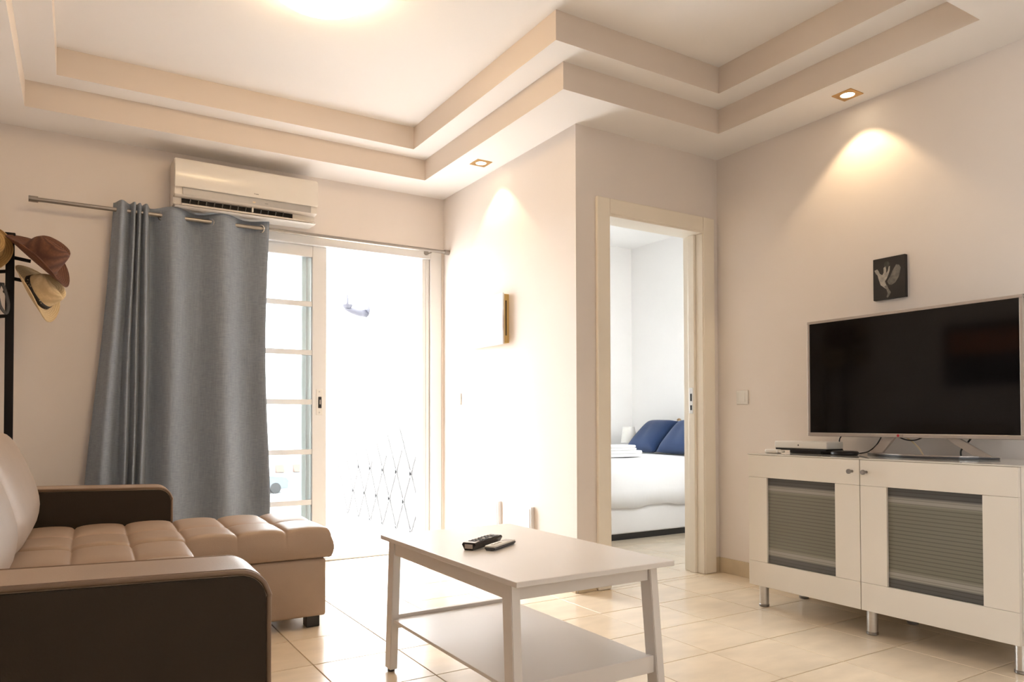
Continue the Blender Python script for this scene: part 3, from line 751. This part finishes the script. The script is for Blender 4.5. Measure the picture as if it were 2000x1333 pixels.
cable('thin black cable slanting from puck up to television', [(3.165, 2.055, ct+.006), (3.18, 2.02, .768), (3.19, 1.985, .80), (3.19, 1.955, .85)], .003, 'black')
cable('black cable arching from cabinet top beside left stand strut', [(3.20, 2.03, ct+.004), (3.21, 2.005, .762), (3.215, 1.965, .80), (3.215, 1.935, .85)], .003, 'black')
cable('beige wire hanging in a curve under the television middle', [(3.19, 1.890, .85), (3.20, 1.850, .835), (3.20, 1.80, .795), (3.20, 1.775, ct+.003)], .0028, 'beige_wire')
cable('black cable sagging just below the television rim middle', [(3.17, 1.89, .85), (3.165, 1.84, .828), (3.165, 1.79, .826), (3.17, 1.74, .85)], .0028, 'black')
cable('black cable bending down behind the right stand strut', [(3.20, 1.62, ct+.004), (3.20, 1.62, .785), (3.20, 1.60, .81), (3.2, 1.57, .85)], .0038, 'black')

# ------------------------------------------------------------------ pictures and switches
p1 = thing('wall_picture', 'small dark picture of pale dancing figure above the television', 'picture', (XR, 2.036, 1.597))
obj('canvas', box(-.022, -.0005, -.080, .080, -.101, .101, .002), 'print_dark', p1)
def print_poly(name, pts, m, lift):
    bm = bmesh.new(); P = [(.080-s*.160, .101-t*.202) for s, t in pts]
    prism(bm, P, 'x', -.0222-lift, -.0217)
    bmesh.ops.triangulate(bm, faces=bm.faces[:])
    obj(name, bm, m, p1)
def ell(cx, cy, rx, ry, rot, n=20):
    return [(cx+rx*math.cos(a)*math.cos(rot)-ry*math.sin(a)*math.sin(rot), cy+rx*math.cos(a)*math.sin(rot)+ry*math.sin(a)*math.cos(rot)) for a in [2*math.pi*k/n for k in range(n)]]
print_poly('painted_head', ell(.44, .17, .085, .075, 0), 'print_dim', .0002)
print_poly('painted_skirt', [(.73, .21), (.82, .23), (.87, .30), (.84, .42), (.80, .52), (.70, .63), (.58, .68), (.50, .66), (.45, .58), (.55, .46), (.62, .34)], 'print_grey', .0003)
print_poly('painted_body', [(.05, .27), (.14, .25), (.19, .31), (.22, .37), (.30, .41), (.34, .36), (.34, .24), (.40, .21), (.42, .28), (.42, .38), (.47, .33), (.50, .23), (.54, .22), (.53, .32),
    (.49, .42), (.44, .50), (.38, .57), (.42, .66), (.47, .75), (.44, .77), (.34, .71), (.24, .64), (.19, .52), (.15, .40), (.09, .35)], 'print_pale', .0004)
print_poly('painted_leg', [(.36, .69), (.44, .66), (.49, .76), (.56, .85), (.52, .91), (.46, .97), (.42, .95), (.46, .87), (.43, .78)], 'print_grey', .0005)
p2 = thing('wall_picture', 'pale landscape canvas on yellow wood frame beside terrace door', 'picture', (XM, 4.055, 1.540))
obj('canvas', box(-.046, -.034, -.236, .236, -.157, .157, .002), 'canvas', p2)
bm = bmesh.new()
bx(bm, -.034, -.0005, -.236, -.214, -.150, .150, .001); bx(bm, -.034, -.0005, .214, .236, -.150, .150, .001); bx(bm, -.034, -.0005, -.214, .214, .128, .150, .001); bx(bm, -.034, -.0005, -.214, .214, -.150, -.128, .001)
wf = obj('wooden_frame', bm, 'gold', p2)
obj('frame_slot', box(-.026, -.018, -.2372, -.2355, -.105, .110), 'black', wf)
p3 = thing('wall_picture', 'wide dark landscape picture with orange band on left wall above sofa', 'picture', (XL, 2.95, 1.48))
obj('canvas', box(.0005, .03, -.58, .58, -.27, .27, .003), 'print_dark', p3)
obj('painted_sky', box(.0295, .0306, -.56, .52, .00, .20), 'orange_print', p3)
def switch(label, x, yc, zc):
    t = thing('light_switch', label, 'light switch', (x, yc, zc))
    obj('plate', box(-.011, -.0005, -.042, .042, -.041, .041, .004, 3), 'whiteplastic', t, angle=40)
    obj('rocker', hexa(bmesh.new(), [(-.0145, -.024, -.026), (-.0108, -.024, -.026), (-.0108, .024, -.026), (-.0145, .024, -.026)], [(-.0125, -.024, .026), (-.0108, -.024, .026), (-.0108, .024, .026), (-.0125, .024, .026)], .0006), 'whiteplastic', t)
switch('white wall switch between bedroom door and television cabinet', XR, 2.943, 1.048)
switch('white wall switch below the pale landscape canvas', XM, 4.485, 1.063)
def access(label, y0, y1):
    t = thing('cover_panel', label, 'cover panel', (XM, (y0+y1)/2, 0))
    h = (y1-y0)/2
    obj('plate', box(-.022, -.0005, -h, h, .135, .415, .002), 'frame', t)
    obj('rim', box(-.025, -.0215, -h+.012, h-.012, .147, .403, .001), 'frame', t)
access('low white wall cover nearer the terrace door', 3.918, 4.25); access('low white wall cover nearer the bedroom door', 3.545, 3.86)

# ------------------------------------------------------------------ air conditioner
ac = thing('air_conditioner', 'white split air conditioner above the curtain', 'air conditioner', (0, 0, 0))
AX0, AX1 = .545, 1.365
prof = [(4.7175, 2.158), (4.7175, 2.425), (4.555, 2.425), (4.530, 2.418), (4.518, 2.400), (4.514, 2.33), (4.514, 2.262), (4.530, 2.258), (4.534, 2.214), (4.545, 2.208), (4.580, 2.205), (4.59, 2.176), (4.565, 2.172), (4.552, 2.160), (4.575, 2.154)]
obj('housing', prism(bmesh.new(), prof, 'x', AX0, AX1, .004), 'acwhite', ac, angle=35)
obj('front_panel', prism(bmesh.new(), [(4.5145, 2.266), (4.5145, 2.33), (4.5185, 2.398), (4.527, 2.411), (4.519, 2.411), (4.511, 2.40), (4.5065, 2.33), (4.507, 2.262), (4.513, 2.252), (4.519, 2.256)], 'x', AX0+.002, AX1-.002, .001), 'acwhite', ac, angle=35)
obj('silver_band', prism(bmesh.new(), [(4.5305, 2.256), (4.5345, 2.215), (4.528, 2.214), (4.5235, 2.254)], 'x', AX0+.045, AX1-.04), 'acsilver', ac)
op = obj('outlet', box(AX0+.045, AX0+.68, 4.5785, 4.5835, 2.176, 2.2035), 'black_metal', ac)
for i in range(13):
    xv = AX0+.085+i*.044
    if i == 8: continue
    obj('vane', hexa(bmesh.new(), [(xv, 4.562, 2.178), (xv+.004, 4.562, 2.178), (xv+.010, 4.582, 2.178), (xv+.006, 4.582, 2.178)], [(xv+.004, 4.562, 2.202), (xv+.008, 4.562, 2.202), (xv+.014, 4.582, 2.202), (xv+.010, 4.582, 2.202)]), 'darkgrey', op)
obj('outlet_divider', box(AX0+.432, AX0+.440, 4.553, 4.5836, 2.176, 2.204), 'whiteplastic', ac)
obj('flap', prism(bmesh.new(), [(4.566, 2.174), (4.549, 2.168), (4.543, 2.160), (4.546, 2.157), (4.556, 2.164), (4.570, 2.170)], 'x', AX0+.042, AX1-.045, .0008), 'acwhite', ac, angle=35)
for fz in (2.1505,):
    obj('lower_lip', prism(bmesh.new(), [(4.556, 2.1585), (4.540, 2.152), (4.546, 2.1485), (4.60, 2.150), (4.60, 2.1545)], 'x', AX0+.006, AX1-.006, .001), 'acwhite', ac, angle=35)
for i, (a, h) in enumerate(((0, .006), (.007, .004), (.0115, .004), (.016, .004), (.0205, .004))):
    obj('wordmark_stroke', box(AX0+.435+a, AX0+.435+a+.0032, 4.5052, 4.5068, 2.270, 2.270+h), 'wordmark', ac)
obj('display_window', box(AX0+.500, AX0+.520, 4.5262, 4.5285, 2.228, 2.236), 'darkgrey', ac)
obj('energy_sticker', cyl(bmesh.new(), (AX0+.438, 4.526, 2.231), .009, .002, 14, 'y'), 'beige_wire', ac)

# ------------------------------------------------------------------ curtain rod and curtain
RY, RZ = 4.630, 2.106
rd = thing('curtain_rod', 'steel curtain rod across the back wall above terrace door', 'curtain rod', (0, 0, 0))
def rodz(x): return RZ-.007+.0065*(x+.145)/2.47*1.0
obj('rod', tube(bmesh.new(), [(-.135, RY, rodz(-.135)), (1.10, RY, rodz(1.1)), (2.322, RY, rodz(2.322))], .0115, 14), 'rod_steel', rd, angle=40)
for a, b in ((-.148, -.105), (2.302, 2.337)): obj('end_cap', tube(bmesh.new(), [(a, RY, rodz(a)), (b, RY, rodz(b))], .0165, 14), 'rod_steel', rd, angle=40)
for xb in (.34, 2.20): obj('bracket', bx(cyl(bmesh.new(), (xb, 4.7105, rodz(xb)), .018, .007, 18, 'y'), xb-.005, xb+.005, RY, 4.712, rodz(xb)-.016, rodz(xb)-.011), 'rod_steel', rd)

cur = thing('curtain', 'grey eyelet curtain bunched on rod in front of terrace door', 'curtain', (0, 0, 0))
def curtain_mesh():
    # along the width: (top X, bottom X, y offset from the rod line)
    key = []
    key = [(.249, .075, .030), (.286, .158, -.054), (.330, .245, .008), (.350, .276, -.050), (.363, .300, .008),
           (.377, .326, -.052), (.391, .350, .008), (.408, .385, -.050), (.437, .425, .046)]
    for xt, xb, o in ((.545, .545, -.052), (.690, .685, .046), (.825, .835, -.052), (.975, .985, .046), (1.092, 1.094, -.020)): key.append((xt, xb, o))
    N = len(key); cols = []
    per = 10
    for i in range(N-1):
        for s in range(per):
            t = s/per; e = (1-math.cos(math.pi*t))/2
            cols.append((key[i][0]+(key[i+1][0]-key[i][0])*t, key[i][1]+(key[i+1][1]-key[i][1])*t, key[i][2]+(key[i+1][2]-key[i][2])*e))
    cols.append(key[-1])
    zt, zb, nv = 2.1445, 0.03, 70
    bm = bmesh.new(); g = []
    for r in range(nv+1):
        v = r/nv; row = []
        for ci, (xt, xb, o) in enumerate(cols):
            u = ci/(len(cols)-1)
            e = v**1.15
            x = xt+(xb-xt)*e+.010*math.sin(2.3*math.pi*v+u*9)*v
            if u > .9: x += -.018*math.sin(math.pi*min(1, v*1.25))*((u-.9)/.1)
            y = RY+o*(1+.12*math.sin(3*v+u*11))+.008*math.sin(u*31+v*5)*v-.01*v
            z = zt+(zb-zt)*v+0
            row.append(bm.verts.new((x, min(y, 4.694), z)))
        g.append(row)
    for r in range(nv):
        for c in range(len(cols)-1): bm.faces.new((g[r][c], g[r][c+1], g[r+1][c+1], g[r+1][c]))
    return bm
cf = obj('fabric', curtain_mesh(), 'curtain', cur, smooth=True)
md = cf.modifiers.new('thick', 'SOLIDIFY'); md.thickness = .003; md.offset = 0
for xe, s in ((.492, 1), (.612, -1), (.760, 1), (.893, -1), (1.048, 1)):
    nrm = Vector((1, s*.75, 0)).normalized()
    ring = []; side = Vector((-nrm.y, nrm.x, 0))
    for k in range(20):
        a = 2*math.pi*k/20; ring.append(Vector((xe, RY, rodz(xe)-.004))+.023*(math.cos(a)*side+math.sin(a)*Vector((0, 0, 1))))
    obj('eyelet', tube(bmesh.new(), ring, .0048, 8, True), 'chrome', cur, smooth=True)

# ------------------------------------------------------------------ coat stand with hats
CK = 1.06
CSX, CSY = -.200*CK, 4.10*CK
def cz(z): return .914+(z-.914)*CK
cs = thing('coat_stand', 'black metal coat stand with pegs in the left corner', 'coat stand', (CSX, CSY, 0))
obj('pole', box(-.018, .018, -.018, .018, .02, cz(1.782), .003), 'black_metal', cs)
obj('pole_cap', box(-.022, .022, -.022, .022, cz(1.775), cz(1.79), .003), 'black_metal', cs)
def peg(dx, dy, z, L, dz=.012):
    d = Vector((dx, dy, 0)).normalized()
    return tube(bmesh.new(), [d*.012+Vector((0, 0, z)), d*L+Vector((0, 0, z-dz))], .009, 8)
for dx, dy, z, L in ((1, -.1, 1.678, .085), (1, -.1, 1.580, .085), (-1, .1, 1.612, .09), (-1, .1, 1.405, .09), (0, 1, 1.65, .08), (-.3, -1, 1.52, .06)):
    obj('peg', peg(dx, dy, cz(z), L), 'black_metal', cs, angle=40)
for dx, dy in ((1, 0), (-1, 0), (0, 1), (0, -1)):
    obj('foot', tube(bmesh.new(), [(dx*.015, dy*.015, .06), (dx*.12, dy*.12, .035), (dx*.17, dy*.17, .009)], .009, 8), 'black_metal', cs, angle=40)

def hat(label, m, centre, axis, longdir, R, cr, ch, curl, band=None, pinch=.03):
    Z = Vector(axis).normalized(); X = Vector(longdir); X = (X-Z*X.dot(Z)).normalized(); Y = Z.cross(X)
    root = bpy.data.objects.new('hat', None); COL.objects.link(root); tag(root, label, 'hat'); root.empty_display_size = .05
    mw = Matrix((X, Y, Z)).transposed().to_4x4(); mw.translation = centre; root.matrix_world = mw
    prof = [(0, ch*.93), (cr*.3, ch*.95), (cr*.58, ch), (cr*.80, ch*.97), (cr*.88, ch*.86), (cr*.93, ch*.6), (cr*.97, ch*.3), (cr, ch*.08), (cr*1.05, .004), (cr+(R-cr)*.25, .0), (cr+(R-cr)*.5, .0), (cr+(R-cr)*.75, .001), (R, .004)]
    n = 40; bm = bmesh.new(); rings = []
    for ri, (r, h) in enumerate(prof):
        ring = []
        for k in range(n):
            a = 2*math.pi*k/n; x, y = r*math.cos(a), r*math.sin(a)*.86
            z = h
            if ri >= 8: z += curl*max(0, abs(y)/(R*.86))**2*((r-cr)/(R-cr))-.012*(x/R)**2
            if ri < 6:
                top = (h/ch)**3
                z -= pinch*top*math.exp(-(y/(cr*.30))**2)*(1 if x < cr*.6 else .6)
                if x > 0: y *= 1-.30*(x/cr)*top
                z += .018*(-x/cr)*top*-1
            ring.append(bm.verts.new((x, y, z)))
        rings.append(ring)
    for a, b in zip(rings[:-1], rings[1:]):
        for k in range(n): bm.faces.new((a[k], a[(k+1) % n], b[(k+1) % n], b[k]))
    bmesh.ops.remove_doubles(bm, verts=bm.verts[:], dist=1e-5); bmesh.ops.recalc_face_normals(bm, faces=bm.faces[:])
    o = obj('straw_body', bm, m, root, smooth=True)
    md = o.modifiers.new('t', 'SOLIDIFY'); md.thickness = .003; md = o.modifiers.new('s', 'SUBSURF'); md.levels = 1; md.render_levels = 1
    bm = bmesh.new()
    edge = [(r_*math.cos(a), r_*math.sin(a)*.86, .004+curl*(abs(math.sin(a)))**2-.012*math.cos(a)**2) for r_, a in [(R, 2*math.pi*k/n) for k in range(n)]]
    obj('brim_edge', tube(bm, edge, .003, 6, True), m, root, smooth=True)
    if band:
        bm = bmesh.new(); lo = []; hi = []
        for k in range(n):
            a = 2*math.pi*k/n
            for lst, (r, h) in ((lo, (cr*1.03, ch*.06)), (hi, (cr*.99, ch*.26))): lst.append(bm.verts.new((r*1.015*math.cos(a), r*1.015*math.sin(a)*.86, h)))
        for k in range(n): bm.faces.new((lo[k], lo[(k+1) % n], hi[(k+1) % n], hi[k]))
        b = obj('hatband', bm, band, root, smooth=True); b['label'] = 'black patterned band'
        md = b.modifiers.new('t', 'SOLIDIFY'); md.thickness = .003; md.offset = 1
    return root
def hc(x, y, z): return (x*CK, y*CK, cz(z))
hat('brown straw cowboy hat hanging uppermost on the coat stand', 'straw_brown', hc(-.088, 4.04, 1.665), (.60, -.36, .66), (.74, 0, -.67), .168, .090, .128, .045)
hat('cream straw hat with black band hanging below the brown hat', 'straw_cream', hc(-.098, 4.10, 1.520), (.74, -.42, .36), (.42, 0, -.75), .150, .084, .112, .035, 'hatband')
hat('tan straw hat cut off at the left edge, beside stand top', 'straw_tan', hc(-.283, 4.035, 1.703), (.25, -.92, .15), (.2, 0, .9), .115, .076, .10, .02)
hat('pale straw hat low behind the stand at the left edge', 'straw_cream', hc(-.322, 4.05, 1.490), (.1, -.95, .15), (.2, 0, .9), .092, .064, .09, .02)
st = thing('strap', 'black looped strap hanging from a peg of the coat stand', 'strap', (0, 0, 0))
ux, uy = CSX-.022, CSY-.062
obj('loop', tube(bmesh.new(), bez([(ux-.016, uy, cz(1.535)), (ux-.022, uy, cz(1.50)), (ux-.012, uy, cz(1.44)), (ux+.012, uy, cz(1.41)), (ux+.020, uy, cz(1.45)), (ux+.008, uy, cz(1.51)), (ux-.004, uy, cz(1.54))]), .007, 8), 'darkgrey', st, smooth=True)
obj('buckle', box(ux-.022, ux+.004, uy-.006, uy+.006, cz(1.533), cz(1.548), .003), 'black', st)

# ------------------------------------------------------------------ lamps
cl = thing('ceiling_lamp', 'round lit opal glass dish lamp on the tray ceiling', 'ceiling lamp', (.925, 3.01, Z2))
RL, HL = .235, .105
prof = [(RL*math.sin(math.pi/2*k/10), -.012-HL*math.cos(math.pi/2*k/10)) for k in range(11)]+[(RL-.006, -.008), (0, -.008)]
obj('glass_dish', lathe(bmesh.new(), prof, (0, 0, 0), 40), 'lampglass', cl, smooth=True)
obj('mounting_plate', cyl(bmesh.new(), (0, 0, -.0085), .19, .008, 32), 'whiteplastic', cl)
def downlight(label, x, y, aim):
    t = thing('downlight', label, 'spotlight', (x, y, ZC))
    bm = bmesh.new(); n = 32; h = .051
    # square plate with a round hole
    sq = []; ci = []
    for k in range(n):
        a = 2*math.pi*k/n+math.pi/4; c, s = math.cos(a), math.sin(a); q = h/max(abs(c), abs(s))
        sq.append(bm.verts.new((c*q, s*q, -.004))); ci.append(bm.verts.new((.033*c, .033*s, -.0045)))
    for k in range(n): bm.faces.new((sq[k], ci[k], ci[(k+1) % n], sq[(k+1) % n]))
    top = [bm.verts.new((v.co.x, v.co.y, 0)) for v in sq]
    for k in range(n): bm.faces.new((sq[k], sq[(k+1) % n], top[(k+1) % n], top[k]))
    bmesh.ops.recalc_face_normals(bm, faces=bm.faces[:])
    obj('plate', bm, 'brass', t)
    obj('lens', lathe(bmesh.new(), [(0, -.0042), (.022, -.0040), (.032, -.0015), (.032, -.0005), (0, -.0005)], (0, 0, 0), 28), 'bulb', t, smooth=True)
    ld = bpy.data.lights.new('lamp_beam', 'SPOT'); ld.energy = SPOT_POWER; ld.color = (1.0, 0.73, 0.43); ld.spot_size = math.radians(96); ld.spot_blend = .32; ld.shadow_soft_size = .018
    lo = bpy.data.objects.new('lamp_beam', ld); COL.objects.link(lo); lo.location = (0, 0, -.012); lo.parent = t
    lo.rotation_euler = aim
downlight('square brass downlight glowing in the soffit above the television', 3.265, 2.161, (0, 0, 0))
downlight('square brass downlight glowing in the soffit above the pale canvas', 2.199, 3.919, (0, 0, 0))

# ------------------------------------------------------------------ bedroom contents
bed = thing('bed', 'white covered bed seen through the bedroom doorway', 'bed', (0, 0, 0))
BX0, BX1, BY0, BY1 = 2.70, 4.67, 4.30, 5.12
obj('bed_base', box(BX0, BX1, BY0+.012, BY1, .052, .30, .01), 'bedbase', bed)
obj('under_bed_shade', box(BX0+.05, BX1-.02, BY0+.045, BY1-.04, 0, .055), 'black', bed)  # black box filling the gap to stand for the shade under the bed
obj('mattress', box(BX0, BX1, BY0+.012, BY1, .302, .585, .04, 3), 'bedwhite', bed, angle=40)
def cover():
    bm = bmesh.new(); nx = 60; rows = []
    path = [(BY1+.012, .30), (BY1+.014, .45), (BY1+.008, .58), (BY1-.03, .612), (BY1-.3, .618), (BY0+.35, .618), (BY0+.10, .616), (BY0+.02, .604), (BY0-.004, .575), (BY0-.008, .50), (BY0-.010, .38), (BY0-.012, .255)]
    for i in range(nx+1):
        x = BX0-.01+(4.63-BX0)*i/nx
        rows.append([bm.verts.new((x, y+(.004*math.sin(i*.55+j) if j > 8 else 0), z+(.010*math.sin(i*.35)+.004*math.sin(i*.9) if j == len(path)-1 else .002*math.sin(i*.7+j)))) for j, (y, z) in enumerate(path)])
    for a, b in zip(rows[:-1], rows[1:]):
        for j in range(len(path)-1): bm.faces.new((a[j], a[j+1], b[j+1], b[j]))
    bmesh.ops.recalc_face_normals(bm, faces=bm.faces[:])
    return bm
o = obj('bedspread', cover(), 'bedwhite', bed, smooth=True); md = o.modifiers.new('t', 'SOLIDIFY'); md.thickness = .006; md.offset = 1
hb = []
for k in range(13):
    t = k/12; hb.append((BY0+.0+(BY1-BY0)*t, .84+.075*math.sin(math.pi*t)))
hbt = thing('headboard', 'low white curved headboard on the bedroom wall behind navy pillows', 'headboard')
obj('board', prism(bmesh.new(), [(BY1, .05), (BY0, .05)]+hb, 'x', 4.695, 4.75, .008), 'bedbase', hbt, angle=40)
obj('knob', lathe(bmesh.new(), [(0, 0), (.014, .004), (.02, .018), (.012, .03), (0, .034)], (4.72, 4.80, .900), 14), 'brownwood', hbt, smooth=True)
def pillow(label, c, lean, yaw, w=.46, h=.42, th=.075):
    bm = bmesh.new(); n = 18; top = []; bot = []
    for i in range(n+1):
        u = -1+2*i/n; rt_, rb_ = [], []
        for j in range(n+1):
            v = -1+2*j/n
            t = th*(max(0, (1-u**4)*(1-v**4)))**.55
            px = u*w/2*(1-.07*(1-u*u)*0-.06*(1-abs(v)**3)*abs(u)**6*0+.05*abs(v)**4); py = v*h/2*(1+.05*abs(u)**4)
            wr = .006*math.sin(7*u+3*v)*(1-abs(u))*(1-abs(v))
            rt_.append(bm.verts.new((px, py, t+wr))); rb_.append(bm.verts.new((px, py, -t)))
        top.append(rt_); bot.append(rb_)
    for i in range(n):
        for j in range(n):
            bm.faces.new((top[i][j], top[i+1][j], top[i+1][j+1], top[i][j+1])); bm.faces.new((bot[i][j], bot[i][j+1], bot[i+1][j+1], bot[i+1][j]))
    bmesh.ops.remove_doubles(bm, verts=bm.verts[:], dist=1e-5); bmesh.ops.recalc_face_normals(bm, faces=bm.faces[:])
    o = obj('pillow', bm, 'blue', smooth=True)
    # local x = width (world Y), local y = height leaning, local z = front (-X)
    base = Matrix(((0, 0, -1), (-1, 0, 0), (0, 1, 0))).to_4x4()
    o.matrix_world = Matrix.Translation(c) @ Matrix.Rotation(yaw, 4, 'Z') @ Matrix.Rotation(lean, 4, 'Y') @ base
    tag(o, label, 'pillow')
    return o
pillow('navy blue pillow nearer the doorway, overlapping the other', (4.50, 4.505, .775), math.radians(49), math.radians(2), w=.37, h=.38)
pillow('navy blue pillow farther back behind the near one', (4.49, 4.90, .775), math.radians(49), math.radians(-2), w=.37, h=.38)
def towel(label, cx, cy, z, lx, ly, h):
    t = thing('towel', label, 'towel', (cx, cy, z))
    lay_ = []
    for k in range(2):
        z0 = k*h/2+.0005; z1 = (k+1)*h/2
        o = obj('towel_fold', box(-lx/2+.004*k, lx/2-.004*k, -ly/2+.004*k, ly/2-.004*k, z0, z1, h*.24, 4), 'towel', t, smooth=True)
towel('lower folded white towel on the bed', 3.77, 4.50, .628, .34, .20, .05)
towel('upper folded white towel stacked on the bed', 3.74, 4.51, .6785, .30, .18, .042)
ns = thing('nightstand', 'white nightstand beyond the bed in bedroom corner', 'nightstand', (4.50, 5.245, 0))
obj('carcass', box(-.19, .19, -.105, .10, .06, .62, .006), 'bedbase', ns)
dw = obj('drawer', box(-.205, -.191, -.095, .09, .36, .58, .004), 'bedbase', ns)
obj('knob', lathe(bmesh.new(), [(0, -.02), (.012, -.02), (.012, -.01), (.006, 0), (0, 0)], (-.205, 0, .47), 12, 'x'), 'steel', dw)
for fx in (-.16, .16):
    for fy in (-.08, .08): obj('leg', box(fx-.015, fx+.015, fy-.015, fy+.015, 0, .061), 'bedbase', ns)
bl = thing('bedside_lamp', 'small white shaded lamp on the nightstand', 'lamp', (4.50, 5.225, .620))
obj('lamp_base', lathe(bmesh.new(), [(0, 0), (.05, 0), (.05, .012), (.016, .022), (.012, .10), (0, .10)], (0, 0, 0), 18), 'whiteplastic', bl, angle=40)
o = obj('lamp_shade', lathe(bmesh.new(), [(.075, .09), (.055, .235), (.052, .235), (.072, .09)], (0, 0, 0), 28), 'whiteplastic', bl, angle=40)

# ------------------------------------------------------------------ repeats share a group
GROUPS = {'pillow': 'navy pillows on the bed', 'towel': 'folded white towels on the bed', 'downlight': 'square downlights in the soffit', 'hat': 'straw hats on the coat stand',
          'cable': 'cables under the television', 'remote_control': 'remote controls on the coffee table', 'light_switch': 'white wall switches', 'cover_panel': 'low wall covers beside the terrace door', 'wall_picture': 'pictures on the walls'}
for o in list(COL.objects):
    if o.parent is None and o.name.split('.')[0] in GROUPS: o['group'] = GROUPS[o.name.split('.')[0]]
